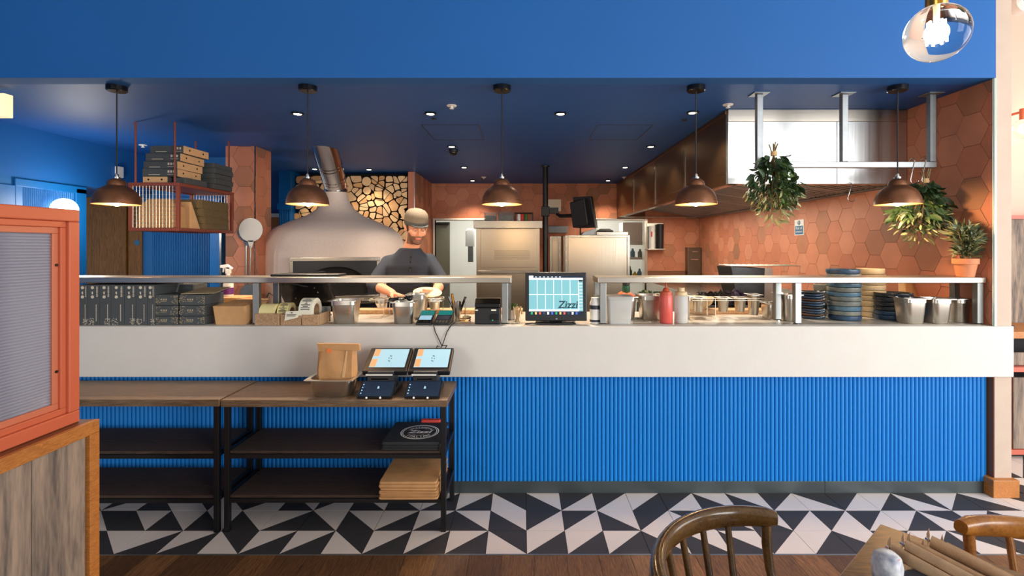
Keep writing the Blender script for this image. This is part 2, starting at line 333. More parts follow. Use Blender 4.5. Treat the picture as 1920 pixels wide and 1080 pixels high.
# back wall in pieces round two doorways
D1 = (-1.40, -.60, 1.907); D2 = (1.17, 1.957, 1.924)
wb = MB(); wb.box(-1.541, D1[0], DB, 8.1, 0, ZCEIL); wb.box(D1[0], D1[1], DB, 8.1, D1[2], ZCEIL); wb.box(D1[1], D2[0], DB, 8.1, 0, ZCEIL)
wb.box(D2[0], D2[1], DB, 8.1, D2[2], ZCEIL); wb.box(D2[1], 2.92, DB, 8.1, 0, ZCEIL)
wback = struct('wall_back', wb, 'grout', 'kitchen back wall clad in terracotta hexagon tiles')
struct('wall_back_blue', MB().box(-6.2, -1.541, DB, 8.1, 0, ZCEIL), 'blue_wall')
wp = struct('wall_pier', MB().box(-1.541, -1.452, 6.74, DB, 0, ZCEIL), 'terracotta_2', 'terracotta return wall beside the log stack', bevel=.003)
part(wp, 'steel_corner_strip', 'chrome', lambda b: b.box(-1.458, -1.449, 6.733, 6.745, .9, ZCEIL))
pier = struct('wall_pier_front', MB().box(-2.975, -2.68, 5.025, 5.33, 0, ZCEIL), 'grout', 'square terracotta pier hung with pizza peels')
part(pier, 'corner_strip', 'chrome', lambda b: b.box(-2.684, -2.674, 5.016, 5.026, .9, ZCEIL))
# hexagon tiles, flat sides up: S side, columns 1.5 S apart
HS = .2/math.sqrt(3)
def hexes(parent, rects, to3, nrm, skip=None, off=(0, 0), weights=(5, 4, 3, 2, 1, 3)):
    n = 0; sh = None
    u0 = min(r[0] for r in rects); u1 = max(r[1] for r in rects); v0 = min(r[2] for r in rects); v1 = max(r[3] for r in rects)
    for i in range(int((u1-u0)/(1.5*HS))+3):
        for j in range(int((v1-v0)/.2)+3):
            cu = u0+off[0]+1.5*HS*(i-.5); cv = v0+off[1]+.2*(j-.5)+(.1 if i % 2 else 0); g = .0016
            if skip and skip(cu, cv): continue
            P = [(cu+(HS-g)*math.cos(PI/3*q), cv+(HS-g)*math.sin(PI/3*q)) for q in range(6)]
            for r in rects:
                p = clip(P, *r)
                if len(p) < 3 or parea(p) < 6e-4: continue
                k = random.choices(range(6), weights)[0]; hgt = .004+random.random()*.0016
                m = MB(); m.prism([to3(*q) for q in p], Vector(nrm)*hgt); m.build('tile', 'terracotta_%d' % k, parent); n += 1
    return n
hexes(wr, [(3.004, 7.99, .96, ZCEIL-.001)], lambda u, v: (XR, u, v), (-1, 0, 0), lambda u, v: (v > 2.06 and u > 3.85), (.05, .06))
hexes(wback, [(-1.45, D1[0], .9, D1[2]), (-1.45, 1.5, D2[2], ZCEIL), (-1.45, D1[1], D1[2], D2[2]), (D1[1], D2[0], 1.1, D2[2]), (D2[1], XR-.006, 1.1, 2.1)], lambda u, v: (u, DB, v), (0, -1, 0), None, (.06, .02))
hexes(pier, [(-2.974, -2.685, .9, ZCEIL)], lambda u, v: (u, 5.025, v), (0, -1, 0), None, (.1, .09))
hexes(pier, [(5.027, 5.33, .9, ZCEIL)], lambda u, v: (-2.68, u, v), (1, 0, 0), None, (.02, .0))
hexes(wp, [(6.76, 7.99, 1.3, ZCEIL)], lambda u, v: (-1.452, u, v), (1, 0, 0), None, (.02, .0), (3, 1, 3, 3, 3, 1))
# doorways, white store behind
d1 = struct('door_1', MB().box(D1[0]-.03, D1[0], DB-.02, 8.12, 0, D1[2]+.03).box(D1[0], D1[1]+.03, DB-.02, 8.12, D1[2], D1[2]+.03).box(D1[1], D1[1]+.03, DB-.02, 8.12, 0, D1[2]), 'white_paint', 'white frame of the doorway behind the cook', bevel=.003)
part(d1, 'door_leaf', 'grey_door', lambda b: b.box(D1[0]+.01, -1.17, 8.03, 8.07, .02, 1.88), bevel=.003)
part(d1, 'door_closer', 'black_metal', lambda b: b.box(-1.385, -1.19, 8.0, 8.03, 1.83, 1.86), bevel=.003)
d2 = struct('door_2', MB().box(D2[0]-.012, D2[0]+.02, DB-.02, 8.12, 0, D2[2]).box(D2[1]-.02, D2[1]+.03, DB-.03, 8.12, 0, D2[2]).box(D2[0], D2[1]+.03, DB-.02, 8.12, D2[2]-.02, D2[2]+.01), 'steel', 'steel framed opening to the white store room', bevel=.002)
struct('wall_store', MB().box(-2.2, 3.0, 10.4, 10.5, 0, ZCEIL).box(-2.3, -2.2, 8.1, 10.5, 0, ZCEIL).box(3.0, 3.1, 8.1, 10.5, 0, ZCEIL).box(-.72, -.66, 8.1, 9.2, 0, ZCEIL).box(-2.3, 3.1, 8.1, 10.5, ZCEIL-.03, ZCEIL+.03), 'white_paint', 'white store room walls seen through the doorways')
# left side of the kitchen: blue side wall, low soffit, partition with doors
LX = -4.166
struct('wall_left_upper', MB().box(LX-.12, LX, 3.1, 5.6, 2.066, ZCEIL), 'blue_wall')
wl = struct('wall_left_lower', MB().box(LX-.12, LX, 3.1, 4.78, 0, 2.066), 'blue_panel', 'blue panelled side wall with a reeded inset')
def frame(m):
    for a, b, c, e in ((3.3, 4.1, 1.2, 1.99), (4.1, 4.16, 1.0, 1.99), (4.66, 4.77, 1.0, 2.03), (4.1, 4.77, 1.985, 2.05)):
        m.box(LX, LX+.018, a, b, c, e)
part(wl, 'panel_frame', 'blue_panel', frame, bevel=.004)
def reeds(m):
    for i in range(26):
        d = 4.17+.0188*i; m.tube([(LX+.001, d, 1.0), (LX+.001, d, 1.985)], .0088, 6)
tag(part(wl, 'reeded_inset', 'blue_panel', reeds, smooth=50), kind='stuff')
struct('ceiling_soffit', MB().box(-6.2, LX-.12, 3.1, 5.6, 2.066, 2.12), 'blue_ceiling')
PD = 5.6
pt = struct('wall_partition', MB().box(-6.2, -2.98, PD+.04, PD+.12, 0, ZCEIL), 'blue_panel', 'blue partition with a timber door and a reeded blue door')
struct('door_3', MB().box(PX(150, PD), PX(233, PD), PD-.005, PD+.04, 0, 2.04), 'door_wood', 'dark brown timber door behind the pendant lamp', bevel=.003)
struct('trim_2', MB().box(PX(233, PD), PX(240, PD), PD-.03, PD+.04, 0, 1.93).box(PX(243, PD), PX(268, PD), PD-.02, PD+.04, 0, 2.04), 'door_wood', 'timber door jamb', bevel=.003)
d4 = struct('door_4', MB().box(PX(268, PD), PX(415, PD), PD, PD+.04, 0, 2.04), 'blue_panel', 'blue reeded door under the hanging box shelf', bevel=.003)
def reeds2(m):
    a, b = PX(286, PD), PX(392, PD); n = 34
    for i in range(n):
        x = a+(b-a)*i/(n-1); m.tube([(x, PD, .3), (x, PD, 1.95)], .0095, 6)
tag(part(d4, 'reeded_panel', 'blue_panel', reeds2, smooth=50), kind='stuff')
part(d4, 'hinge_stile', 'blue_slat', lambda b: b.box(PX(395, PD), PX(413, PD), PD-.02, PD, 0, 2.0), bevel=.003)
struct('trim_3', MB().box(PX(415, PD), PX(419, PD), PD-.04, PD+.04, 0, 1.75), 'steel', 'bright steel door edge')
struct('trim_4', MB().box(-3.24, -3.08, 6.66, 6.9, 0, ZCEIL), 'blue_panel', 'blue fluted pilaster beside the log stack', bevel=.004)
def flutes(m):
    m.box(-3.255, -3.065, 6.64, 6.66, 1.98, 2.06)
    for i in range(6): m.tube([(-3.222+.025*i, 6.66, .9), (-3.222+.025*i, 6.66, 1.98)], .009, 6)
part(bpy.data.objects['trim_4'], 'fluting', 'blue_panel', flutes, smooth=50)
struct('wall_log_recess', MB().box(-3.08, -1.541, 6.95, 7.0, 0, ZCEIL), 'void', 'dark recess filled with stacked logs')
# restaurant end wall past the column
struct('wall_pink', MB().box(2.92, 6.2, 4.2, 4.3, 0, 3.7), 'pink_wall', 'pale pink wall beyond the plaster column')
# ------------------------------------------------------------------ bar counter
bar = thing('serving_counter', 'long white fronted serving counter with bright blue reeded base', 'counter', (0, DF, 0))
part(bar, 'fascia_panel', 'panel_white', lambda b: b.box(-3.7, 2.925, DF, 2.9995, .712, ZC).box(-3.7, XR-.006, 2.9995, 3.06, .712, ZC), bevel=.003)
part(bar, 'worktop', 'worktop', lambda b: b.box(-3.7, XR-.006, 3.06, 3.66, ZC-.035, ZC-.0005))
part(bar, 'carcass', 'black_matte', lambda b: b.box(-3.7, XR-.008, 3.07, 3.6, .0, ZC-.04))  # unseen counter body, a dark box put in to block light
part(bar, 'backing_board', 'blue_slat', lambda b: b.box(-3.7, XR-.008, 3.04, 3.07, .0, .72))
for a, b_ in ((-3.7, -1.1), (-1.1, 1.825), (1.825, 2.784)):
    part(bar, 'plinth_panel', 'dark_plinth', lambda b: b.box(a+.001, b_-.001, 3.027, 3.04, 0, .072), bevel=.001)
sm = MB(); n = 7; pr = [(.0122*math.cos(PI*i/(n-1)), -.0125*math.sin(PI*i/(n-1)), 0) for i in range(n)]
sm.prism(pr, (0, 0, .642)); so = sm.build('slat', 'blue_slat', origin=(0,0,0), smooth=40); sme = so.data; bpy.data.objects.remove(so)
for i in range(221):
    o = bpy.data.objects.new('slat', sme); COL.objects.link(o); o.parent = bar; o.location = (-2.705+.02494*i, 3.04-DF, .072)
# ------------------------------------------------------------------ gantry shelves over the counter
def gantry(label, x0, x1, posts, m):
    zt, zb = 1.303, 1.268; g = thing('gantry_shelf', label, 'shelf', ((x0+x1)/2, 3.14, ZC), 'steel gantry shelves above the counter')
    part(g, 'shelf_board', m, lambda b: b.box(x0, x1, 3.03, 3.25, zb, zt), bevel=.004)
    for x, d in posts:
        part(g, 'post', 'steel_post', lambda b: b.box(x-.019, x+.019, d-.019, d+.019, ZC+.008, zb+.002), bevel=.003)
        part(g, 'foot', 'chrome', lambda b: b.lathe([(.024, 0), (.024, .004), (.012, .008)], (x, d, ZC), 14))
    return g
gantry('dim steel gantry shelf above the takeaway boxes and label rolls', -3.3, PX(959, 3.03), [(PX(482, 3.07), 3.07), (PX(522, 3.24), 3.225), (PX(947, 3.09), 3.075), (PX(953, 3.24), 3.225), (-3.2, 3.07), (-3.2, 3.225)], 'steel_soft')
gantry('pale steel gantry shelf above squeeze bottles and plate stacks', PX(1121, 3.03), XR-.016, [(PX(1130, 3.07), 3.065), (PX(1119, 3.24), 3.225), (PX(1493, 3.07), 3.065), (PX(1455, 3.24), 3.225), (2.778, 3.06), (2.778, 3.225)], 'steel_soft')
# ------------------------------------------------------------------ extractor hood
HX, HD, HZ = 1.503, 3.67, 1.947
hood = thing('extractor_hood', 'large stainless steel extractor hood over the cooking line', 'extractor hood', (2.15, 5.8, HZ))
part(hood, 'front_panel', 'steel_brush', lambda b: b.box(HX, 2.30, HD, HD+.02, HZ, ZCEIL-.09), bevel=.002)
part(hood, 'front_panel', 'steel_brush', lambda b: b.box(2.302, XR-.008, HD, HD+.02, HZ, ZCEIL-.09), bevel=.002)
part(hood, 'top_band', 'steel_soft', lambda b: b.box(HX, XR-.008, HD-.004, HD+.02, ZCEIL-.09, ZCEIL-.001), bevel=.002)
sd = [HD+.02, 4.66, 5.70, 6.80, DB-.006]
for i in range(4):
    part(hood, 'side_panel', 'hood_warm', lambda b: b.box(HX, HX+.02, sd[i]+.004, sd[i+1]-.012, HZ+.08, ZCEIL-.03), bevel=.002)
    part(hood, 'joint_strip', 'steel', lambda b: b.box(HX-.006, HX, sd[i+1]-.03, sd[i+1]-.012, HZ+.02, ZCEIL-.1).box(HX-.006, HX, sd[i+1]+.012, sd[i+1]+.02, HZ+.02, ZCEIL-.1) if i < 3 else b.box(HX-.004, HX, sd[0], sd[0]+.014, HZ, ZCEIL-.03))
part(hood, 'top_rail', 'hood_warm', lambda b: b.box(HX-.012, HX+.02, HD+.02, DB-.006, ZCEIL-.03, ZCEIL-.001), bevel=.002)
part(hood, 'skirt', 'hood_warm', lambda b: b.box(HX, HX+.02, HD+.02, DB-.006, HZ, HZ+.078), bevel=.002)
part(hood, 'gutter', 'steel', lambda b: b.box(HX+.02, HX+.08, HD+.02, DB-.006, HZ, HZ+.012).box(XR-.07, XR-.008, HD+.02, DB-.006, HZ-.006, HZ+.02).box(HX+.02, XR-.008, HD+.02, HD+.08, HZ, HZ+.012).box(HX+.02, XR-.008, DB-.07, DB-.006, HZ, HZ+.012))
part(hood, 'liner', 'steel_dark', lambda b: b.box(HX+.02, XR-.02, HD+.03, DB-.01, HZ+.19, HZ+.2))
nb = 8; bl = (DB-.1-(HD+.1))/nb
for i in range(nb):
    a = HD+.1+bl*i
    def baffle(m):
        for q in range(7):
            d = a+.05+(bl-.10)*q/6; m.prism([(HX+.32, d-.017, HZ+.14), (HX+.32, d+.017, HZ+.14), (XR-.1, d+.017, HZ+.0), (XR-.1, d-.017, HZ+.0)], (0, 0, .02))
        for e in (a+.004, a+bl-.024): m.prism([(HX+.3, e, HZ+.14), (HX+.3, e+.02, HZ+.14), (XR-.09, e+.02, HZ), (XR-.09, e, HZ)], (0, 0, .02))
    bf = part(hood, 'baffle_filter', 'galv', baffle)
    part(bf, 'filter_gap_shade', 'void', lambda m: m.prism([(HX+.3, a+.004, HZ+.178), (HX+.3, a+bl-.004, HZ+.178), (XR-.09, a+bl-.004, HZ+.04), (XR-.09, a+.004, HZ+.04)], (0, 0, .01)))  # near-black sheet stands in for the shade between the slats
for d in (4.3, 5.4, 6.5, 7.4):
    part(hood, 'lamp_lens', 'glow_white', lambda b: b.lathe([(.05, 0), (.05, .01)], (HX+.16, d, HZ+.1), 14))
part(hood, 'lower_lip', 'galv', lambda b: b.box(XR-.03, XR-.008, HD, DB-.006, HZ-.012, HZ+.006))
# ------------------------------------------------------------------ pot rack
RD = 3.3; rz0, rz1 = PZ(315, RD), PZ(304, RD)
rack = thing('hanging_rack', 'square steel hanging rack with three drop posts in front of the hood', 'rack', (2.1, RD, rz0))
part(rack, 'rail', 'galv', lambda b: b.box(PX(1417, RD), PX(1752, RD), RD-.02, RD+.02, rz0, rz1), bevel=.003)
for x in (1423, 1582, 1746):
    X = PX(x, RD); part(rack, 'drop_post', 'galv', lambda b: b.box(X-.02, X+.02, RD-.018, RD+.018, rz1+.0005, ZCEIL-.006), bevel=.003)
    part(rack, 'ceiling_plate', 'galv', lambda b: b.box(X-.05, X+.05, RD-.05, RD+.05, ZCEIL-.006, ZCEIL-.0005), bevel=.001)
# ------------------------------------------------------------------ pendant lamps
LD, LZ = 3.14, 1.752
def pendant(x, label, cop):
    X = PX(x, LD); t = thing('pendant_lamp', label, 'pendant lamp', (X, LD, LZ), 'copper pendant lamps over the counter')
    part(t, 'ceiling_rose', 'black_gloss', lambda b: b.lathe([(.05, 0), (.056, .006), (.056, .03), (.0562, .034)], (X, LD, ZCEIL-.0345), 24), smooth=40)
    part(t, 'cord', 'black_matte', lambda b: b.tube([(X, LD, LZ+.19), (X, LD, ZCEIL-.034)], .0042, 6))
    part(t, 'lamp_holder', 'chrome', lambda b: b.lathe([(.02, .163), (.02, .172), (.011, .174), (.011, .186), (.006, .194)], (X, LD, LZ), 16), smooth=40)
    out = [(.128, 0), (.1265, .014), (.120, .045), (.108, .072), (.090, .094), (.066, .111), (.053, .119), (.0515, .130), (.046, .146), (.030, .159), (.012, .165)]
    s = part(t, 'shade', cop, lambda b: b.lathe(out+[(.010, .160), (.028, .154), (.043, .142), (.048, .119), (.064, .107), (.087, .090), (.105, .069), (.117, .043), (.1235, .014), (.125, 0)], (X, LD, LZ), 40, close=True), smooth=40)
    inn = [(.1245, .001), (.1225, .014), (.116, .043), (.104, .069), (.086, .089), (.063, .105), (.03, .13)]
    part(t, 'shade_lining', 'copper_in', lambda b: b.lathe(inn, (X, LD, LZ), 40), smooth=60)
    part(t, 'bulb', 'glow', lambda b: b.ball((X, LD, LZ+.016), .027), smooth=80)
    lamp('pendant_light', 'POINT', (X, LD, LZ-.03), 9, WARM, t, .03)
    return t
for x, l in ((219, 'brown copper pendant lamp hanging beside the stacked pizza boxes shelf'), (577, 'brown copper pendant lamp hanging in front of the domed oven'), (941, 'shinier copper pendant lamp hanging above the upright touch monitor'), (1305, 'reddish copper pendant lamp hanging in front of the hood side'), (1683, 'reddish copper pendant lamp hanging beside the potted herb and herb bunch')):
    pendant(x, l, 'copper')
# ------------------------------------------------------------------ downlights, sprinklers and other ceiling fittings
DLN = ['beside the pendant before the domed oven', 'beside the front white sprinkler', 'in the front row between two pendants', 'behind the pendant by the hood', 'just above the black dome camera', 'near the hood side, beside a small round fitting', 'behind the dome camera, third in its line', 'in the line along the hood, third from the front', 'closest to the back wall on the doorway side', 'closest to the back wall on the hood side', 'behind the oven flue pipe', 'above the log stack, away from the flue']
def downlight(x, y, i):
    d = 943/(CY-y); X = PX(x, d); t = thing('downlight', 'recessed ceiling downlight %s' % DLN[i], 'downlight', (X, d, ZCEIL-.012), 'recessed downlights in the kitchen ceiling')
    part(t, 'bezel', 'black_metal', lambda b: b.lathe([(.045, .011), (.045, .002), (.036, 0), (.030, .004), (.030, .011)], (X, d, ZCEIL-.012), 20), smooth=40)
    part(t, 'lens', 'filament' if 0 else 'glow', lambda b: b.lathe([(.029, .003), (.02, .001), (.0001, 0)], (X, d, ZCEIL-.012), 16))
    s = lamp('downlight_beam', 'SPOT', (X, d, ZCEIL-.02), ((92 if y < 213 else 46) if y < 315 or x > 800 else 20), WARM2, t, .03, 105, .6)
for i, (x, y) in enumerate([(558, 212), (807, 212), (1051, 212), (1299, 210), (847, 274), (1220, 274), (870, 313), (1172, 313), (886, 338), (1140, 338), (590, 316), (692, 317)]): downlight(x, y, i)
for x, y, l in ((847, 198, 'white ceiling sprinkler near the front of the kitchen'), (1365, 196, 'white ceiling sprinkler beside the hood corner'), (268, 272, 'white ceiling sprinkler above the hanging box shelf'), (907, 332, 'small white sprinkler near the back wall left of the mast'), (1170, 332, 'small white sprinkler where the hood meets the back wall')):
    d = 943/(CY-y); X = PX(x, d)
    tag(MB().lathe([(.036, .024), (.034, .019), (.01, .018), (.008, .006), (.016, .004), (.014, 0), (.0001, 0)], (X, d, ZCEIL-.0242), 18).build('sprinkler', 'white_plastic', smooth=30), l, 'sprinkler', 'ceiling sprinklers')
t = thing('dome_camera', 'black dome security camera on the kitchen ceiling', 'camera', (PX(850, 5.2), 5.2, ZCEIL-.06))
part(t, 'mount', 'black_plastic', lambda b: b.lathe([(.05, .059), (.05, .036), (.042, .03)], (PX(850, 5.2), 5.2, ZCEIL-.06), 20), smooth=40)
part(t, 'dome', 'black_gloss', lambda b: b.ball((PX(850, 5.2), 5.2, ZCEIL-.03), .04, sc=(1, 1, .8)), smooth=80)
for x, y in ((1283, 224), (814, 222)):
    d = 943/(CY-y); tag(MB().lathe([(.018, .012), (.018, .002), (.014, 0)], (PX(x, d), d, ZCEIL-.0125), 14).build('ceiling_sensor', 'black_plastic', smooth=40), 'tiny black ceiling sensor near a downlight by the %s' % ('hood' if x > 1000 else 'oven side sprinkler'), 'sensor')
t = thing('exit_sign', 'cream lit box sign hanging under the blue ceiling', 'sign', (PX(-18, 3.2), 3.2, PZ(220, 3.2)))
part(t, 'light_box', 'sign_glow', lambda b: b.box(PX(-55, 3.2), PX(13, 3.2), 3.18, 3.24, PZ(219, 3.2), PZ(176, 3.2)), bevel=.003)
part(t, 'hanger', 'steel', lambda b: b.tube([(PX(-25, 3.2), 3.21, PZ(176, 3.2)), (PX(-25, 3.2), 3.21, ZCEIL-.0005)], .005))
tag(MB().box(LX, LX+.03, 5.12, 5.2, 2.2, 2.31).build('junction_box', 'white_plastic', bevel=.004), 'small white junction box on the blue upper wall', 'junction box')
t = thing('globe_wall_lamp', 'glowing white globe lamp on the reeded blue side wall', 'wall lamp', (LX+.12, 4.42, 1.72))
part(t, 'globe', 'glow_white', lambda b: b.ball((LX+.125, 4.42, 1.815), .098, 20, 14), smooth=80)
part(t, 'bracket', 'brass', lambda b: b.tube([(LX+.002, 4.42, 1.75), (LX+.06, 4.42, 1.735), (LX+.12, 4.42, 1.735)], .01).lathe([(.03, 0), (.028, .012)], (LX+.12, 4.42, 1.712), 14))
lamp('globe_light', 'POINT', (LX+.3, 4.42, 1.8), 12, (1, .93, .82), t, .1)
# ------------------------------------------------------------------ domed pizza oven
OX, OY = PX(630, 5.75), 5.75; OA = math.atan2(-OX, OY)
oven = thing('pizza_oven', 'large pale domed pizza oven with a framed mouth', 'pizza oven', (OX, OY, 0))
prof = [(.765, 0), (.765, 1.3), (.762, 1.45), (.752, 1.535), (.725, 1.62), (.645, 1.69), (.49, 1.765), (.31, 1.838), (.215, 1.905), (.155, 1.99), (.125, 2.08), (.123, 2.105)]
part(oven, 'dome', 'dome', lambda b: b.lathe(prof, (OX, OY, 0), 64), smooth=40)
def fr(b):
    for x0, x1, z0, z1 in ((-.42, .42, 1.345, 1.38), (-.42, -.388, 1.0, 1.345), (.388, .42, 1.0, 1.345), (-.42, .42, .965, 1.0)): b.box(OX+x0, OX+x1, OY-.87, OY-.55, z0, z1)
part(oven, 'mouth_frame', 'steel', fr, bevel=.003)
def arch(b):
    n = 20; P = [(.388, 1.0), (.388, 1.345), (-.388, 1.345), (-.388, 1.0), (-.30, 1.0)]+[(-.30*math.cos(PI*i/n), 1.09+.20*math.sin(PI*i/n)) for i in range(n+1)]+[(.30, 1.0)]
    # plate around the arched opening, in quads from the arch to the frame
    A = [(-.30, 1.0)]+[(-.30*math.cos(PI*i/n), 1.09+.20*math.sin(PI*i/n)) for i in range(n+1)]+[(.30, 1.0)]
    B = []
    for x, z in A:
        t_ = (x+.3)/.6
        B.append((-.388, 1.0) if z <= 1.0 and x < 0 else (.388, 1.0) if z <= 1.0 else (-.388+.776*t_, 1.345))
    for i in range(len(A)-1): b.quad(*[(OX+x, OY-.855, z) for x, z in (A[i], A[i+1], B[i+1], B[i])])
part(oven, 'arch_plate', 'oven_dark', arch, fix=False)
part(oven, 'oven_chamber', 'oven_in', lambda b: b.box(OX-.388, OX+.388, OY-.79, OY-.775, .97, 1.345))
part(oven, 'mouth_sill', 'steel', lambda b: b.box(OX-.45, OX+.45, OY-.98, OY-.70, .93, .964), bevel=.004)
part(oven, 'base_panel', 'oven_dark', lambda b: b.box(OX-.40, OX+.40, OY-.80, OY-.7, .55, .93))
oven.rotation_euler.z = OA
fl = thing('oven_flue', 'leaning polished steel flue pipe rising from the domed oven', 'flue', (OX, OY, 2.12))
ft = Vector((PX(611, 5.24), 5.24, ZCEIL-.002)); fb = Vector((OX, OY, 2.18))
part(fl, 'collar', 'chrome', lambda b: b.lathe([(.128, 0), (.132, .004), (.132, .03), (.127, .034), (.127, .06), (.133, .064), (.133, .085), (.126, .09)], (OX, OY, 2.106), 36), smooth=40)
def pipe(b):
    b.tube([(OX, OY, 2.14), fb+(ft-fb)*.05, ft+(fb-ft)*.2], [.124, .126, .128], 36, caps=False)
    dv = (ft-fb).normalized(); k = len(b.v)-36                     # the pipe meets the ceiling flush
    for i in range(36):
        v = Vector(b.v[k+i]); b.v[k+i] = tuple(v+dv*((ZCEIL-.001-v.z)/dv.z))
part(fl, 'pipe', 'chrome', pipe, smooth=60)
def seams(b):
    for q in (.22, .30, .62, .70): c = fb+(ft-fb)*q; dv = (ft-fb).normalized()*.006; b.tube([c-dv, c, c+dv], [.1275, .131, .1275], 36, caps=False)
part(fl, 'seam_ring', 'chrome', seams, smooth=60)
tag(MB().lathe([(.03, 0), (.03, .003)], (0, 0, 0), 18).build('door_sticker', 'sign_blue'), 'round blue sticker on the timber door jamb', 'sticker')
ds = bpy.data.objects['door_sticker']; ds.rotation_euler.x = PI/2; ds.location = (PX(257, 5.58), 5.5795, PZ(455, 5.58))
t = thing('far_panel', 'small timber panel with a pale top between pier and pilaster', 'panel', (PX(516, 7.9), 7.95, PZ(470, 7.9)))
part(t, 'board', 'oak_edge', lambda b: b.box(PX(490, 7.9), PX(527, 7.9), 7.93, 7.995, PZ(470, 7.9), PZ(407, 7.9)))
part(t, 'pale_top', 'white_paint', lambda b: b.box(PX(490, 7.9), PX(527, 7.9), 7.92, 7.995, PZ(407, 7.9), PZ(400, 7.9)))
# ------------------------------------------------------------------ stacked logs: relaxed Voronoi cells
rng = np.random.RandomState(3)
lx0, lx1, lz0, lz1 = -3.07, -1.55, 1.46, PZ(329, 6.75)
pts = rng.rand(118, 2)*[lx1-lx0, lz1-lz0]+[lx0, lz0]
def cells(pts):
    out = []
    for i, p in enumerate(pts):
        poly = [(lx0, lz0), (lx1, lz0), (lx1, lz1), (lx0, lz1)]
        for j in np.argsort(((pts-p)**2).sum(1))[1:26]:
            q = pts[j]; mid = (p+q)/2; n = q-p; o2 = []
            for k in range(len(poly)):
                a, b = np.array(poly[k]), np.array(poly[(k+1) % len(poly)]); da, db = np.dot(a-mid, n), np.dot(b-mid, n)
                if da <= 0: o2.append(tuple(a))
                if (da <= 0) != (db <= 0): t_ = da/(da-db); o2.append(tuple(a+(b-a)*t_))
            poly = o2
            if len(poly) < 3: break
        out.append(poly)
    return out
for _ in range(1):
    cs = cells(pts); pts = np.array([np.mean(c, 0) if len(c) > 2 else p for c, p in zip(cs, pts)])
def split(c):
    """halve a cell through its middle, as a split log"""
    c = np.array(c); m_ = c.mean(0); a = rng.rand()*PI; n = np.array([math.cos(a), math.sin(a)]); out = []
    for s in (1, -1):
        o2 = []
        for k in range(len(c)):
            p, q = c[k], c[(k+1) % len(c)]; dp, dq = s*np.dot(p-m_, n), s*np.dot(q-m_, n)
            if dp >= 0: o2.append(tuple(p))
            if (dp >= 0) != (dq >= 0): o2.append(tuple(p+(q-p)*dp/(dp-dq)))
        out.append(o2)
    return out
CL = []
for c in cells(pts):
    if len(c) < 3: continue
    CL += split(c) if parea(c) > .009 and rng.rand() < .75 else [c]
for c in CL:
    if len(c) < 3: continue
    c = np.array(c); m_ = c.mean(0); ar = parea(c); sc = max(0, 1-.0075/math.sqrt(ar/PI)); c = m_+(c-m_)*sc
    # drop tiny edges and round every corner a little; some cells become round billets
    if rng.rand() < .14:
        r = math.sqrt(ar/PI)*.88; P = [(m_[0]+r*math.cos(2*PI*i/14), m_[1]+r*math.sin(2*PI*i/14)) for i in range(14)]
    else:
        P = []
        n_ = len(c)
        big = rng.randint(n_)
        for i in range(n_):
            a, b, d_ = c[i-1], c[i], c[(i+1) % n_]
            k = .34 if abs(i-big) < 2 else .07
            if np.linalg.norm(b-a) < .012: continue
            P += [tuple(b+(a-b)*k), tuple(b+((a+d_)/2-b)*k*.45), tuple(b+(d_-b)*k)]
        if len(P) < 4: continue
    f = 6.74+rng.rand()*.03
    mb = MB(); nn = len(P); A = [(x, f, z) for x, z in P]; B = [(x, f+.17, z) for x, z in P]
    mb.add(A+B, [tuple(range(nn))], 0); mb.f += [(i, (i+1) % nn, nn+(i+1) % nn, nn+i) for i in range(nn)]; mb.m += [1]*nn
    tag(mb.build('log', ['log_end', 'log_end2', 'log_end3'][rng.randint(3)] and [['log_end', 'log_end2', 'log_end3'][rng.randint(3)], 'bark']), 'split firewood log in the stack behind the domed oven', 'log', 'split logs stacked behind the oven')
# ------------------------------------------------------------------ pizza peels on the pier
def peel(label, x, y, r, d, m, hx, hy, hr=.008):
    p = at(x, y, d); e = at(hx, hy, d)
    t = thing('pizza_peel', label, 'pizza peel', (p.x, d, e.z))
    part(t, 'blade', m, lambda b: b.prism([(p.x+r*math.cos(2*PI*i/28), d, p.z+r*math.sin(2*PI*i/28)*(1.0)) for i in range(28)], (0, .004, 0)).prism([(p.x-.03, d, p.z-r*.9), (p.x+.03, d, p.z-r*.9), (p.x+.012, d, p.z-r-.06), (p.x-.012, d, p.z-r-.06)], (0, .005, 0)))
    part(t, 'handle', 'steel', lambda b: b.tube([(p.x, d+.002, p.z-r-.04), e], hr, 8))
    return t
peel('round white pizza peel hanging face out on the terracotta pier', 470, 431, .118, 4.97, 'white_plastic', 467, 600)
peel('round steel pizza peel hanging behind the white peel', 462, 436, .09, 5.0, 'steel', 461, 600, .011)
peel('grey perforated turning peel leaning low against the pier', 468, 552, .10, 4.9, 'galv', 468, 640)
# ------------------------------------------------------------------ hanging shelf with pizza boxes
SX0, SX1, SD0, SD1, SZ0, SZ1 = -3.172, -2.765, 4.03, 4.80, PZ(433, 4.03), PZ(342, 4.03)
sh = thing('hanging_shelf', 'rust red steel hanging shelf with wire mesh ends', 'shelf', ((SX0+SX1)/2, 4.4, SZ0))
def bars(b):
    t_ = .026
    for z in (SZ0, SZ1-t_):
        b.box(SX0, SX1, SD0, SD0+t_, z, z+t_); b.box(SX0, SX1, SD1-t_, SD1, z, z+t_); b.box(SX0, SX0+t_, SD0+t_, SD1-t_, z, z+t_); b.box(SX1-t_, SX1, SD0+t_, SD1-t_, z, z+t_)
    for x in (SX0, SX1-t_):
        for d in (SD0, SD1-t_): b.box(x, x+t_, d, d+t_, SZ0+t_, SZ1-t_)
part(sh, 'frame', 'red_steel', bars, bevel=.002)
part(sh, 'shelf_board', 'red_steel', lambda b: b.box(SX0+.026, SX1-.026, SD0+.026, SD1-.026, SZ0+.01, SZ0+.02))
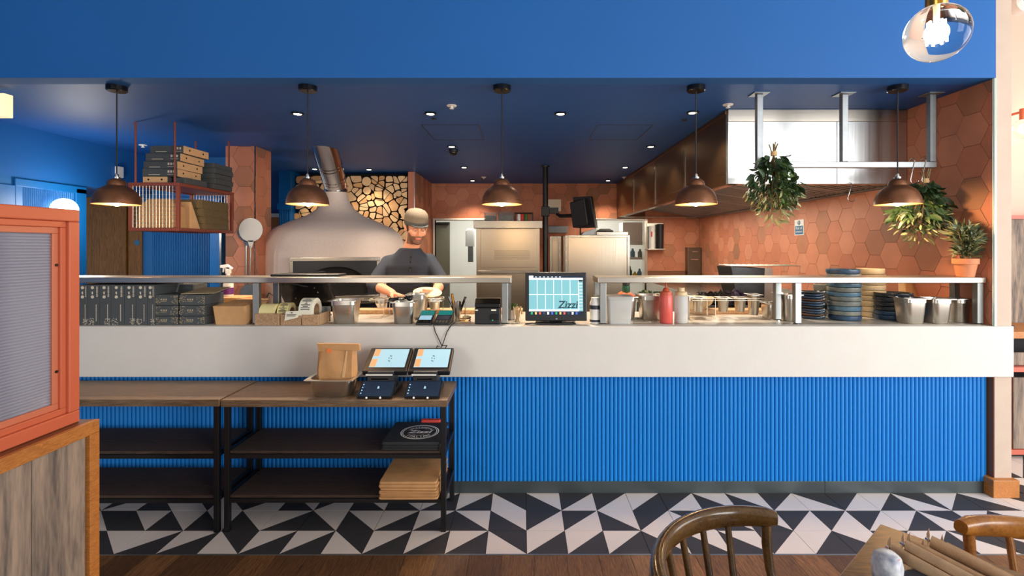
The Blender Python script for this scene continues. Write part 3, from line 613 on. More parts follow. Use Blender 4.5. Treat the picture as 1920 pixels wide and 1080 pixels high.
part(sh, 'shelf_board', 'red_steel', lambda b: b.box(SX0+.026, SX1-.026, SD0+.026, SD1-.026, SZ1-.018, SZ1-.006))
for d in (SD0+.012, SD1-.012):
    def mesh(b):
        for i in range(14): x = SX0+.03+(SX1-SX0-.06)*i/13; b.tube([(x, d, SZ0+.02), (x, d, SZ1-.02)], .0022, 5)
        for i in range(11): z = SZ0+.03+(SZ1-SZ0-.06)*i/10; b.tube([(SX0+.02, d+.003, z), (SX1-.02, d+.003, z)], .0016, 5)
    tag(part(sh, 'wire_mesh', 'wire', mesh), kind='stuff')
for x in (SX0+.05, SX1-.04):
    for d in (SD0+.013, SD1-.013): part(sh, 'hanging_rod', 'red_steel', lambda b: b.tube([(x, d, SZ1-.001), (x, d, ZCEIL-.0005)], .008, 8))
def pizza_box(label, c, yaw, w_, l_, h, mats, holes=True, grp='pizza boxes on the hanging shelf'):
    """flat carton: kraft front flap with two vent holes, dark printed sides"""
    t = thing('pizza_box', label, 'pizza box', c, grp); c = Vector(c)
    part(t, 'carton', mats[0], lambda b: b.box(c.x-w_/2, c.x+w_/2, c.y-l_/2, c.y+l_/2, c.z, c.z+h), bevel=.003)
    part(t, 'front_flap', mats[1], lambda b: b.box(c.x-w_/2+.001, c.x+w_/2-.001, c.y-l_/2-.002, c.y-l_/2+.001, c.z+.001, c.z+h-.001))
    if holes:
        for s_ in (-1, 1): part(t, 'vent_hole', 'void', lambda b: b.prism([(c.x+s_*w_*.27+.008*math.cos(2*PI*i/12), c.y-l_/2-.0032, c.z+h*.55+.008*math.sin(2*PI*i/12)) for i in range(12)], (0, .001, 0)))
        def marks(b):
            for i in range(3): b.box(c.x-w_/2-.001, c.x-w_/2, c.y-l_/2+.02+.022*i, c.y-l_/2+.034+.022*i, c.z+h*.5, c.z+h*.8)
            b.box(c.x-w_/2-.001, c.x-w_/2, c.y-l_/2+.015, c.y-l_/2+.08, c.z+h*.25, c.z+h*.3); b.box(c.x-w_/2-.001, c.x-w_/2, c.y-l_/2+.14, c.y+l_/2-.05, c.z+h*.2, c.z+h*.27)
        tag(part(t, 'print', 'box_print', marks), kind='stuff')
    t.rotation_euler.z = yaw
    return t
DK = ('box_dark', 'kraft_light'); DD = ('box_dark', 'box_dark')
names = ['fourth from the top', 'third from the top', 'second from the top', 'topmost']
z = SZ1+.001
pizza_box('lowest pizza box on the hanging shelf, kraft flap facing forward', (-2.99, 4.22, z), 0, .20, .28, .052, DK)
tag(MB().box(-2.872, -2.77, 4.12, 4.40, z, z+.052).build('carton', 'box_dark', bevel=.003), 'dark speckled carton beside the lowest pizza box on the shelf', 'box')
pos = [(-2.885, 4.23), (-2.862, 4.25), (-2.838, 4.24), (-2.80, 4.26)]
z += .0535
pos = [(-2.814, 4.075), (-2.81, 4.085), (-2.79, 4.08), (-2.76, 4.09)]
for i, (x, d) in enumerate(pos):
    pizza_box('tilted pizza box with kraft flap on the shelf stack, %s' % names[i], (x-.14, d+.155, z), PI/2+[.03, -.02, .02, -.03][i], .31, .28, .062, DK); z += .0635
z = SZ1+.001
for i in range(5):
    tag(MB().rloft([(-2.83+.01*(i % 2), 4.60, .085, .14, .004, z), (-2.83+.01*(i % 2), 4.60, .085, .14, .004, z+.044)]).build('takeaway_carton', 'box_dark', bevel=.002), 'flat dark carton at the back of the hanging shelf, number %s from the bottom' % ['one', 'two', 'three', 'four', 'five'][i], 'box', 'dark cartons behind the pizza boxes'); z += .046
tag(MB().rloft([(-2.97, 4.13, .17, .06, .01, SZ0+.021), (-2.97, 4.13, .165, .05, .02, SZ0+.20), (-2.97, 4.13, .10, .04, .02, SZ0+.262)]).build('paper_bag_bundle', 'kraft', smooth=30), 'kraft paper bundle behind the wire mesh of the hanging shelf', 'paper bag')
tag(MB().prism([(-2.79, 4.22, SZ0+.021), (-2.79, 4.34, SZ0+.021), (-2.79, 4.22, SZ0+.25)], (-.12, 0, 0)).build('kraft_wedge', 'kraft_light'), 'folded pale kraft sheet standing inside the hanging shelf', 'card')
z = SZ0+.021
for i, (hh, nm) in enumerate(((.055, 'lowest'), (.06, 'second lowest'), (.065, 'second highest'), (.075, 'highest'))):
    tag(MB().rloft([(-2.90, 4.555-.01*i, .128, .19+.008*i, .03, z), (-2.90, 4.555-.01*i, .135, .2+.008*i, .05, z+hh*.5), (-2.90, 4.555-.01*i, .128, .19+.008*i, .03, z+hh)]).build('woven_sack', 'cushion', smooth=40), 'folded brown woven sack in the hanging shelf, %s of four' % nm, 'sack', 'woven sacks in the hanging shelf'); z += hh+.001
# ------------------------------------------------------------------ ovens, mast with screen, wall fittings at the back
def steel_unit(name, label, cat, x0, x1, d, ztop, depth, perf):
    a, b_ = PX(x0, d), PX(x1, d); t = thing(name, label, cat, ((a+b_)/2, d+depth/2, 0))
    part(t, 'cabinet', 'steel_warm_lit', lambda b: b.box(a, b_, d+.02, d+depth, 0, ztop-.09 if perf else ztop), bevel=.004)
    if perf:
        part(t, 'canopy', 'steel', lambda b: b.box(a-.03, b_+.03, d-.03, d+depth, ztop-.09, ztop), bevel=.004)
        part(t, 'door', 'steel_warm_lit', lambda b: b.box(a+.05, b_-.05, d, d+.02, 1.24, ztop-.1), bevel=.003)
        def holes(b):
            for r in range(9):
                for c in range(34):
                    x = a+.22+.0125*c+(.006 if r % 2 else 0); z_ = 1.34+.0125*r
                    b.add([(x, d-.0006, z_-.0035), (x+.0035, d-.0006, z_), (x, d-.0006, z_+.0035), (x-.0035, d-.0006, z_)], [(0, 1, 2, 3)])
        tag(part(t, 'vent_perforation', 'void', holes), kind='stuff')
        part(t, 'handle_rail', 'steel', lambda b: b.box(a+.02, b_-.02, d-.03, d, 1.17, 1.2), bevel=.003)
        part(t, 'lower_door', 'steel_warm_lit', lambda b: b.box(a+.05, b_-.05, d, d+.02, .3, 1.14), bevel=.003)
    else:
        part(t, 'back_panel', 'steel_warm_lit', lambda b: b.box(a+.035, b_-.035, d+.008, d+.02, .3, ztop-.03), bevel=.002)
        def fr(b): b.box(a, a+.03, d, d+.02, .2, ztop); b.box(b_-.03, b_, d, d+.02, .2, ztop); b.box(a+.03, b_-.03, d, d+.02, ztop-.026, ztop)
        part(t, 'edge_frame', 'steel', fr, bevel=.002)
        for x in (a+.06, b_-.06): part(t, 'screw', 'black_metal', lambda b: b.lathe([(.006, 0), (.006, .003)], (x, d+.006, ztop-.06), 8))
    return t
steel_unit('steel_oven', 'stainless oven with a perforated vent panel behind the pass', 'oven', 893, 1012, 6.0, PZ(414, 6.0), .75, True)
steel_unit('steel_cabinet', 'plain stainless appliance back with a brushed panel', 'cabinet', 1060, 1181, 6.1, PZ(441, 6.1), .7, False)
steel_unit('slim_steel_unit', 'narrow stainless unit standing between oven and plain cabinet', 'cabinet', 1031, 1052, 6.5, PZ(443, 6.5), .5, False)
T0 = PZ(414, 6.0)
for i, (x0, x1, h, l) in enumerate([(908, 930, .10, 'grey wire basket crate on the oven, by the cook'), (934, 962, .11, 'grey wire basket crate on the oven, under the pendant lamp')]):
    X0, X1 = PX(x0, 6.1), PX(x1, 6.1); t = thing('wire_basket', l, 'basket', ((X0+X1)/2, 6.2, T0+.001))
    def wires(b):
        for q in range(6): zz = T0+.004+h*q/5; b.tube([(X0, 6.1, zz), (X1, 6.1, zz), (X1, 6.3, zz), (X0, 6.3, zz), (X0, 6.1, zz)], .003, 5)
        for q in range(9): xx = X0+(X1-X0)*q/8; b.tube([(xx, 6.1, T0+.003), (xx, 6.1, T0+h)], .0025, 5)
    part(t, 'wires', 'galv', wires); part(t, 'liner', 'plate_grey', lambda b: b.box(X0+.008, X1-.008, 6.108, 6.29, T0+.004, T0+h*.7))
for x, c, l in ((973, 'white_plastic', 'small white tub on top of the oven'), (979, 'red_cloth', 'small red packet on top of the oven'), (986, 'food_green', 'small green jar on top of the oven')):
    X = PX(x, 6.1); tag(MB().lathe([(.022, 0), (.024, .05), (.02, .055), (.02, .085), (.0001, .087)], (X, 6.12, T0+.001), 14).build('small_jar', c, smooth=40), l, 'jar')
tag(MB().box(PX(964, 6.1), PX(1000, 6.1), 6.16, 6.4, T0+.001, T0+.012).box(PX(964, 6.1), PX(1000, 6.1), 6.18, 6.4, T0+.105, T0+.113).box(PX(998, 6.1), PX(1000, 6.1), 6.16, 6.4, T0+.012, T0+.105).box(PX(964, 6.1), PX(966, 6.1), 6.16, 6.4, T0+.012, T0+.105).build('spice_rack', 'black_metal'), 'small black two-tier rack on top of the oven', 'rack')
T1 = PZ(441, 6.1)
tag(MB().box(PX(1119, 6.2), PX(1178, 6.2), 6.2, 6.6, T1+.001, T1+.045).build('steel_tray', 'steel', bevel=.004), 'low steel tray on the plain stainless cabinet', 'tray')
tag(MB().prism([(PX(1090, 6.25), 6.25, T1+.001), (PX(1118, 6.25), 6.25, T1+.001), (PX(1118, 6.25), 6.25, T1+.09), (PX(1095, 6.25), 6.25, T1+.04)], (0, .3, 0)).build('sloped_box', 'galv'), 'sloped grey metal box on the plain stainless cabinet', 'box')
tag(MB().rloft([(PX(1135, 6.3), 6.35, .10, .1, .08, T1+.046), (PX(1135, 6.3), 6.35, .11, .11, .09, T1+.06), (PX(1135, 6.3), 6.35, .06, .08, .05, T1+.085)]).build('folded_cloth', 'black_matte', smooth=50), 'dark folded cloth lying on the low steel tray', 'cloth')
MX = PX(1023, 6.2)
mast = thing('screen_mast', 'black floor to ceiling mast carrying a swivel screen arm', 'mast', (MX, 6.25, 0))
part(mast, 'pole', 'black_metal', lambda b: b.tube([(MX, 6.25, 0), (MX, 6.25, ZCEIL-.02)], .034, 16), smooth=40)
part(mast, 'ceiling_flange', 'black_metal', lambda b: b.lathe([(.05, 0), (.055, .02)], (MX, 6.25, ZCEIL-.0205), 16))
zc = PZ(396, 6.2)
part(mast, 'clamp', 'black_metal', lambda b: b.box(MX-.05, MX+.05, 6.19, 6.31, zc-.06, zc+.06), bevel=.006)
part(mast, 'arm', 'black_metal', lambda b: b.box(MX+.04, MX+.16, 6.2, 6.26, zc-.03, zc+.045).tube([(MX+.14, 6.22, zc-.03), (MX+.18, 6.2, zc-.06), (MX+.30, 6.15, zc-.06), (MX+.33, 6.14, zc-.05)], .022, 8), bevel=.004)
part(mast, 'screen_housing', 'black_plastic', lambda b: b.obox((MX+.42, 6.1, zc-.035), (.085, -.055, .02), (.03, .05, 0), (-.02, 0, .155)), bevel=.01)
part(mast, 'screen_back', 'black_plastic', lambda b: b.obox((MX+.48, 6.12, zc-.02), (.02, .034, 0), (.10, -.075, .0), (-.03, 0, .19)), bevel=.006)
part(mast, 'cable', 'black_matte', lambda b: b.tube([(MX+.42, 6.12, zc-.18), (MX+.42, 6.12, zc-.34)], .008, 6))
tag(MB().box(PX(1026, 7.97), PX(1052, 7.97), 7.955, 7.985, PZ(396, 7.97), PZ(374, 7.97)).build('wall_notice', 'label_paper'), 'plain pale notice on the tiled wall behind the mast', 'notice')
tag(MB().box(PX(1028, 7.97), PX(1064, 7.97), 7.93, 7.985, PZ(437, 7.97), PZ(424, 7.97)).build('wall_box', 'galv', bevel=.005), 'grey metal box on the tiled wall behind the mast', 'box')
def wall_unit():
    d = 7.9; X0, X1, z0, z1 = PX(1215, d), PX(1245, d), PZ(469, d), PZ(418, d)
    t = thing('cup_dispenser', 'steel wall dispenser with white and black cup tubes', 'dispenser', ((X0+X1)/2, d, z0))
    part(t, 'back_plate', 'steel', lambda b: b.box(X0-.01, X1+.01, d+.06, d+.094, z0, z1).box(X0-.01, X1+.01, d-.06, d+.06, z0, z0+.02), bevel=.003)
    part(t, 'white_cups', 'white_plastic', lambda b: b.lathe([(.045, .021), (.05, .10), (.045, .1), (.05, .18), (.046, .18), (.05, .28), (.046, .28), (.05, .38)], (X0+.06, d, z0), 18), smooth=40)
    part(t, 'label', 'red_cloth', lambda b: b.box(X0+.035, X0+.055, d-.056, d-.05, z0+.21, z0+.29))
    part(t, 'black_cups', 'black_plastic', lambda b: b.lathe([(.05, .021), (.056, .40), (.058, .41), (.0001, .41)], (X1-.06, d, z0), 18), smooth=40)
    X0, X1, z0, z1 = PX(1288, d), PX(1313, d), PZ(515, d), PZ(464, d)
    t = thing('steel_wall_box', 'tall dark steel box on the tiled wall near the corner', 'box', ((X0+X1)/2, d, z0))
    part(t, 'casing', 'steel_dark', lambda b: b.box(X0, X1, d-.04, d+.094, z0, z1), bevel=.005)
    part(t, 'catch', 'chrome', lambda b: b.box(X0+.05, X1-.05, d-.05, d-.04, (z0+z1)/2+.02, (z0+z1)/2+.035).box(X0+.07, X1-.05, d-.05, d-.04, z1-.07, z1-.055))
wall_unit()
# shelves and stock in the white store behind the steel framed opening
for z_, l in ((PZ(482, 8.8), 'upper'), (PZ(521, 8.8), 'lower')):
    X0, X1 = 1.45, 2.3
    tag(MB().box(X0, X1, 8.7, 9.1, z_-.04, z_).build('store_shelf', 'white_paint', bevel=.003), '%s white shelf in the store room' % l, 'shelf')
    for i, (x, m, h) in enumerate(((1.78, 'lemon', .12), (1.88, 'bottle_green', .2), (1.97, 'lemon', .11), (2.05, 'crate_blue', .16)) if l == 'lower' else ((1.80, 'white_plastic', .12), (1.93, 'crate_blue', .15), (2.06, 'galv', .14))):
        tag(MB().lathe([(.04, 0), (.042, h*.6), (.02, h*.8), (.018, h), (.0001, h)], (x, 8.8, z_+.001), 14).build('stock_bottle', m, smooth=40), '%s container on the %s white store shelf, %s along' % ({'lemon': 'yellow', 'bottle_green': 'green', 'crate_blue': 'blue', 'white_plastic': 'white', 'galv': 'grey'}[m], l, ['first', 'second', 'third', 'fourth'][i]), 'bottle', 'stock on the store shelves')
tag(MB().box(1.75, 2.2, 8.75, 9.1, PZ(455, 8.8), PZ(417, 8.8)).build('white_crates', 'white_plastic', bevel=.006), 'white storage box high in the store room', 'box')
tag(MB().box(1.45, 2.3, 8.7, 9.1, PZ(455, 8.8)-.04, PZ(455, 8.8)-.001).build('store_shelf', 'white_paint', bevel=.003), 'topmost white shelf in the store room', 'shelf')
t = thing('towel_dispenser', 'white paper towel dispenser inside the doorway behind the cook', 'dispenser', (PX(879, 9), 9.3, 1.2))
part(t, 'case', 'white_plastic', lambda b: b.rloft([(PX(879, 9), 9.3, .09, .08, .03, PZ(462, 9)), (PX(879, 9), 9.3, .09, .08, .04, PZ(432, 9)), (PX(879, 9), 9.3, .05, .05, .04, PZ(427, 9))]), smooth=40)
part(t, 'bracket', 'galv', lambda b: b.box(PX(874, 9), PX(884, 9), 9.3, 9.36, 1.2, PZ(462, 9)))
# cooking line under the hood
rg = thing('cooking_range', 'stainless cooking range along the tiled side wall', 'range', (2.35, 5.9, 0))
part(rg, 'body', 'steel', lambda b: b.box(1.95, XR-.012, 4.1, 7.9, 0, .94), bevel=.005)
part(rg, 'upstand', 'steel', lambda b: b.box(XR-.04, XR-.012, 4.1, 7.9, .94, 1.04), bevel=.003)
gx, gd = PX(1408, 4.6), 4.6
t = thing('fryer_box', 'open topped dark steel fryer box with a wire basket', 'fryer', (gx, gd, .94))
part(t, 'tank', 'plate_dark', lambda b: b.add([(PX(1382, gd)+.01, gd, .945), (PX(1432, gd), gd, .945), (PX(1432, gd), gd+.3, .945), (PX(1382, gd)+.01, gd+.3, .945), (PX(1371, gd), gd, 1.30), (PX(1434, gd), gd, 1.29), (PX(1434, gd), gd+.34, 1.29), (PX(1371, gd), gd+.34, 1.30)], [(0,1,5,4),(1,2,6,5),(2,3,7,6),(3,0,4,7),(0,3,2,1)]))
part(t, 'side_panel', 'steel_soft', lambda b: b.prism([(PX(1433, gd), gd, .945), (PX(1455, gd), gd, .945), (PX(1448, gd), gd, 1.29), (PX(1434, gd), gd, 1.29)], (0, .3, 0)))
def bsk(b):
    for q in range(12): x = PX(1372, gd)+(PX(1500, gd)-PX(1372, gd))*q/11; b.tube([(x, gd-.01, 1.31), (x, gd+.3, 1.315)], .003, 5); 
    for q in range(4): b.tube([(PX(1372, gd), gd+.1*q, 1.31), (PX(1500, gd), gd+.1*q, 1.31)], .003, 5)
    for x in (1440, 1470, 1500): b.tube([(PX(x, gd), gd, 1.31), (PX(x, gd), gd, 1.25)], .003, 5)
part(t, 'wire_basket', 'wire', bsk)
# sign on the tiled wall
sy0, sy1 = 2.81*F/(1507-CX), 2.81*F/(1490-CX); sz0, sz1 = PZ(441, 5.1), PZ(412, 5.1); SXw = XR-.008
t = thing('wall_sign', 'small blue and white notice on the tiled side wall', 'sign', (SXw, 5.1, sz0))
part(t, 'board', 'sign_white', lambda b: b.box(SXw-.003, SXw+.002, sy0, sy1, sz0, sz1))
sh_ = sz1-sz0
part(t, 'blue_panel', 'sign_blue', lambda b: b.box(SXw-.0042, SXw-.003, sy0+.01, sy1-.01, sz0+.008, sz0+sh_*.6))
def emb(b):
    cy, cz = (sy0+sy1)/2, sz0+sh_*.8
    b.prism([(SXw-.0042, cy-.026*math.cos(2*PI*i/20), cz+.024*math.sin(2*PI*i/20)) for i in range(20)], (.001, 0, 0))
part(t, 'emblem_disc', 'sign_blue', emb)
part(t, 'emblem_mark', 'sign_white', lambda b: b.box(SXw-.0052, SXw-.0042, (sy0+sy1)/2-.006, (sy0+sy1)/2+.006, sz0+sh_*.76, sz0+sh_*.9).box(SXw-.0052, SXw-.0042, (sy0+sy1)/2-.006, (sy0+sy1)/2+.006, sz0+sh_*.70, sz0+sh_*.735))
part(t, 'lettering', 'sign_white', lambda b: b.text('Risk of', .042, (SXw-.0048, (sy0+sy1)/2, sz0+sh_*.37), (0, -1, 0), (0, 0, 1)).text('pressure', .034, (SXw-.0048, (sy0+sy1)/2, sz0+sh_*.17), (0, -1, 0), (0, 0, 1)), fix=False)
# ------------------------------------------------------------------ herb bunches, hooks, potted herb
def leaf(b, p, dr, ln, wd, mi=0, fold=.3):
    dr = Vector(dr).normalized(); s_ = dr.cross(Vector((random.gauss(0, 1), random.gauss(0, 1), random.gauss(0, 1)))).normalized(); n = dr.cross(s_); p = Vector(p)
    a = p+dr*ln*.35; c = p+dr*ln*.7; e = p+dr*ln-n*ln*.1
    b.add([p, a+s_*wd+n*wd*fold, a-s_*wd+n*wd*fold, a, c+s_*wd*.8+n*wd*fold, c-s_*wd*.8+n*wd*fold, c, e], [(0,3,1),(0,2,3),(3,6,4,1),(3,2,5,6),(6,7,4),(6,5,7)], mi)
def bunch(label, x, ytop, ytie, ybot, wpx, d, seed, tilt=0):
    random.seed(seed); X = PX(x, d); zt, zi, zb = PZ(ytop, d), PZ(ytie, d), PZ(ybot, d); R = wpx/2/F*d; Hh = zi-zb
    t = thing('herb_bunch', label, 'herb bunch', (X, d, zb), 'herb bunches hung from the rack')
    def st(b):
        for i in range(7): b.tube([(X+random.uniform(-.012, .012), d+random.uniform(-.01, .01), zi-.01), (X+random.uniform(-.03, .03), d+random.uniform(-.02, .02), zt-random.uniform(0, .02))], .004, 5)
        for i in range(10):
            a = random.uniform(0, 2*PI); rr = R*random.uniform(.2, .7); b.tube([(X, d, zi), (X+rr*.5*math.cos(a)+tilt*.3, d+rr*.4*math.sin(a), zi-Hh*.4), (X+rr*math.cos(a)+tilt*.7, d+rr*.6*math.sin(a), zi-Hh*random.uniform(.75, .95))], .0025, 5)
    part(t, 'stems', 'stem', st); part(t, 'tie', 'twine', lambda b: b.lathe([(.019, -.014), (.021, 0), (.019, .014)], (X, d, zi), 12))
    for nm, m, n, l0, w0, z0, z1 in (('bay_leaves', 'leaf_dark', 170, .085, .017, .02, .6), ('parsley_leaves', 'leaf_mid', 420, .03, .008, .12, .75), ('dark_sprigs', 'leaf_dark', 380, .034, .007, .2, .8), ('olive_leaves', 'leaf_pale', 120, .06, .007, .5, 1.0)):
        def lv(b):
            for i in range(n):
                q = random.uniform(z0, z1); env = R*min(1, .25+q*1.6) if q < .6 else R*(1-(q-.6)/.4*.72)
                a = random.uniform(0, 2*PI); rr = env*math.sqrt(random.uniform(.1, 1)); px = X+rr*math.cos(a)+tilt*q; py = d+rr*.65*math.sin(a)
                if nm == 'parsley_leaves': px = X+abs(rr*math.cos(a))*.9+tilt*q
                leaf(b, (px, py, zi-Hh*q*.95), (math.cos(a)*.6+random.gauss(0, .35), math.sin(a)*.6+random.gauss(0, .35), -.55+random.gauss(0, .35)), l0*random.uniform(.7, 1.2), w0*random.uniform(.7, 1.2))
        tag(part(t, nm, m, lv, fix=False, smooth=60), kind='stuff')
    random.seed(seed+1); return t
bunch('bushy green herb bunch hung on the rack in front of the steel hood', 1451, 266, 288, 424, 96, 3.24, 11)
bunch('herb bunch with pale leaf tips hung by the tiled wall behind a pendant lamp', 1735, 316, 339, 462, 100, 3.28, 12, -.05)
def hook(label, x, d, z0, z1, up):
    X = PX(x, d); r = .012; P = []
    for i in range(9): a = PI*i/8; P.append((X+.004, d+up*math.cos(a)*r*1.9, z1+math.sin(a)*r*1.6))
    P.append((X-.02, d-up*.018, z0+.03))
    for i in range(9): a = PI+PI*i/8; P.append((X+.006+.026*math.cos(a), d-up*.018, z0+.02+.02*math.sin(a)))
    tag(MB().tube(P, .003, 7).build('s_hook', 'chrome', smooth=60), label, 'hook', 'steel s hooks')
hook('steel s hook on the rack rail, the one nearer the pendant lamp', 1709, RD, PZ(345, RD), rz1+.004, 1)
hook('steel s hook on the rack rail beside the end drop post', 1730, RD, PZ(345, RD), rz1+.004, 1)
hook('steel s hook dangling under the hood front edge', 1592, 3.664, PZ(378, 3.66), PZ(347.5, 3.66), 1)
px_, pd_ = PX(1814, 3.075)-.004, 3.085; zp = 1.304
t = thing('potted_herb', 'potted olive leaved herb in a terracotta pot on the gantry shelf', 'potted plant', (px_, pd_, zp))
part(t, 'pot', 'terracotta_pot', lambda b: b.lathe([(.044, 0), (.058, .078), (.066, .079), (.067, .112), (.060, .112), (.058, .095), (.0001, .094)], (px_, pd_, zp), 32), smooth=35)
part(t, 'soil', 'soil', lambda b: b.lathe([(.058, .098), (.0001, .1)], (px_, pd_, zp), 20))
random.seed(5); SP = []
def stp(b):
    for i in range(16):
        a = random.uniform(0, 2*PI); e = Vector((px_+math.cos(a)*random.uniform(.03, .13)-.02, pd_+math.sin(a)*random.uniform(.02, .08), zp+random.uniform(.2, .31))); s0 = Vector((px_+math.cos(a)*.02, pd_+math.sin(a)*.02, zp+.09)); SP.append((s0, e)); b.tube([s0, (s0+e)/2+Vector((0, 0, .03)), e], .003, 5)
part(t, 'stems', 'stem', stp)
for nm, m, n in (('leaves', 'leaf_olive', 420), ('dark_leaves', 'leaf_dark', 150), ('pale_leaves', 'leaf_pale', 150)):
    def lv(b):
        for i in range(n):
            s0, e = random.choice(SP); q = random.uniform(.1, 1); p = s0+(e-s0)*q+Vector((0, 0, .05*math.sin(PI*q)))
            v = (e-s0).normalized(); leaf(b, p, (v.x+random.gauss(0, .7), v.y+random.gauss(0, .7), v.z*.6+random.gauss(0, .5)), random.uniform(.045, .085), random.uniform(.005, .009))
    tag(part(t, nm, m, lv, fix=False, smooth=60), kind='stuff')
random.seed(21)
# ------------------------------------------------------------------ steel pans on the counter
def pan(label, xl, xr, ytop, d, dep, z0=ZC+.0005, fill=None, group='steel pans on the counter', taper=.84, rim=.012):
    X0, X1 = PX(xl, d), PX(xr, d); zt = PZ(ytop, d); cx, cy = (X0+X1)/2, d+dep/2; hx, hy = (X1-X0)/2-rim, dep/2-rim
    t = thing('steel_pan', label, 'steel pan', (cx, cy, z0), group)
    def body(b):
        b.rloft([(cx, cy, hx*taper*.93, hy*taper*.93, .03, z0), (cx, cy, hx*taper, hy*taper, .03, z0+.008), (cx, cy, hx*.97, hy*.97, .03, zt-.03), (cx, cy, hx, hy, .03, zt-.028), (cx, cy, hx, hy, .03, zt-.003),
                 (cx, cy, hx-.003, hy-.003, .028, zt-.003), (cx, cy, hx*.95-.002, hy*.95-.002, .028, zt-.03), (cx, cy, hx*taper-.002, hy*taper-.002, .028, z0+.01)])
    part(t, 'tub', 'pan_steel', body, smooth=40)
    part(t, 'rim', 'pan_steel', lambda b: b.rloft([(cx, cy, hx-.002, hy-.002, .028, zt-.004), (cx, cy, hx+rim, hy+rim, .012, zt-.004), (cx, cy, hx+rim, hy+rim, .012, zt), (cx, cy, hx-.002, hy-.002, .028, zt)], cap0=False, cap1=False), smooth=30)
    if fill: part(t, 'contents', fill, lambda b: b.rloft([(cx, cy, hx*.93, hy*.93, .025, zt-.03), (cx, cy, hx*.8, hy*.8, .025, zt+.012), (cx, cy, hx*.4, hy*.4, .02, zt+.028)]), smooth=60)
    return t
pan('square steel pan beside the label roll holder', 613, 667, 564, 3.05, .17)
pan('square steel pan in front of the cook, dark tools across it', 728, 778, 567, 3.05, .165)
pan('tall steel pan behind the card readers', 757, 799, 553, 3.24, .18)
pan('small steel pan hung in the wire rack before the oven', 697, 722, 562, 3.35, .13, ZC+.065, taper=.75)
pan('small steel pan in the wire rack under the cook\'s dough', 798, 825, 560, 3.35, .13, ZC+.05, taper=.75)
pan('steel pan of orange sauce topped with a jar lid, behind the clear tub', 1160, 1199, 557, 3.22, .2, fill='food_orange')
pan('wide steel pan standing behind the red squeeze bottle', 1202, 1250, 555, 3.2, .2)
pan('steel pan half hidden behind the white squeeze bottle', 1288, 1300, 556, 3.25, .16)
SMALL = [(1303, 1327, 'small steel pan in the long wire rack, nearest the squeeze bottles'), (1351, 1374, 'small steel pan in the middle of the long wire rack'), (1383, 1406, 'small steel pan in the long wire rack, next to the tall one'), (1408, 1433, 'taller small steel pan at the end of the long wire rack')]
for i, (a, b_, l) in enumerate(SMALL): pan(l, a, b_, 559 if i < 3 else 553, 3.3, .12, ZC+.04-(.02 if i == 3 else 0), taper=.8)
pan('large plain steel pan between the two middle gantry posts', 1473, 1509, 553, 3.15, .2)
pan('low steel pan behind the middle gantry post', 1440, 1470, 570, 3.3, .16, taper=.9)
pan('largest of three matching steel pans beside the low blue plate stack', 1701, 1749, 560, 3.05, .165, group='three matching steel pans by the column')
pan('middle one of the three matching steel pans near the column', 1753, 1797, 561, 3.05, .165, group='three matching steel pans by the column')
pan('steel pan of the matching three standing next to the end post', 1797, 1832, 561, 3.095, .14, group='three matching steel pans by the column')
def wrack(label, x0, x1, d, ztop, legs):
    t = thing('wire_rack', label, 'wire rack', ((PX(x0, d)+PX(x1, d))/2, d+.07, ZC+.0005)); a, b_ = PX(x0, d), PX(x1, d)
    def w_(b):
        for z_ in (ztop, ztop-.012):
            b.tube([(a, d, z_), (b_, d, z_), (b_, d+.14, z_), (a, d+.14, z_), (a, d, z_)], .0018, 6)
    part(t, 'top_wires', 'wire', w_)
    for x in legs: X = PX(x, d); part(t, 'leg', 'wire', lambda b: b.tube([(X, d-.004, ztop), (X, d-.004, ZC+.004), (X+.01, d+.07, ZC+.004), (X, d+.144, ZC+.004), (X, d+.144, ztop)], .002, 6))
wrack('thin wire rack holding small pans in front of the cook', 692, 828, 3.335, PZ(561, 3.335), (720, 824))
wrack('long thin wire rack holding four small pans', 1298, 1440, 3.285, PZ(560, 3.285), (1341, 1438))
t = thing('prep_board', 'long pale oak prep board along the kitchen edge of the counter', 'board', (.0, 3.58, ZC))
for a, b_ in ((PX(664, 3.5), PX(870, 3.5)), (PX(870, 3.5)+.003, PX(980, 3.5)), (PX(1290, 3.5), PX(1450, 3.5))): part(t, 'plank', 'chip_wood', lambda b: b.box(a, b_, 3.52, 3.65, ZC+.0005, ZC+.03), bevel=.003)
# tools lying over the pan
t = thing('serving_tongs', 'pair of dark handled serving tools lying across a steel pan', 'tongs', (PX(755, 3.1), 3.1, PZ(566, 3.05)))
zt = PZ(566, 3.05)
part(t, 'handle', 'black_gloss', lambda b: b.tube([(PX(728, 3.1), 3.12, zt+.006), (PX(745, 3.1), 3.11, zt+.012), (PX(770, 3.1), 3.16, zt+.02)], .009, 8).ball((PX(768, 3.1), 3.1, zt+.016), .017), smooth=60)
part(t, 'scoop', 'chrome', lambda b: b.ball((PX(748, 3.1), 3.13, zt+.012), .026, sc=(1.2, 1, .5)), smooth=60)
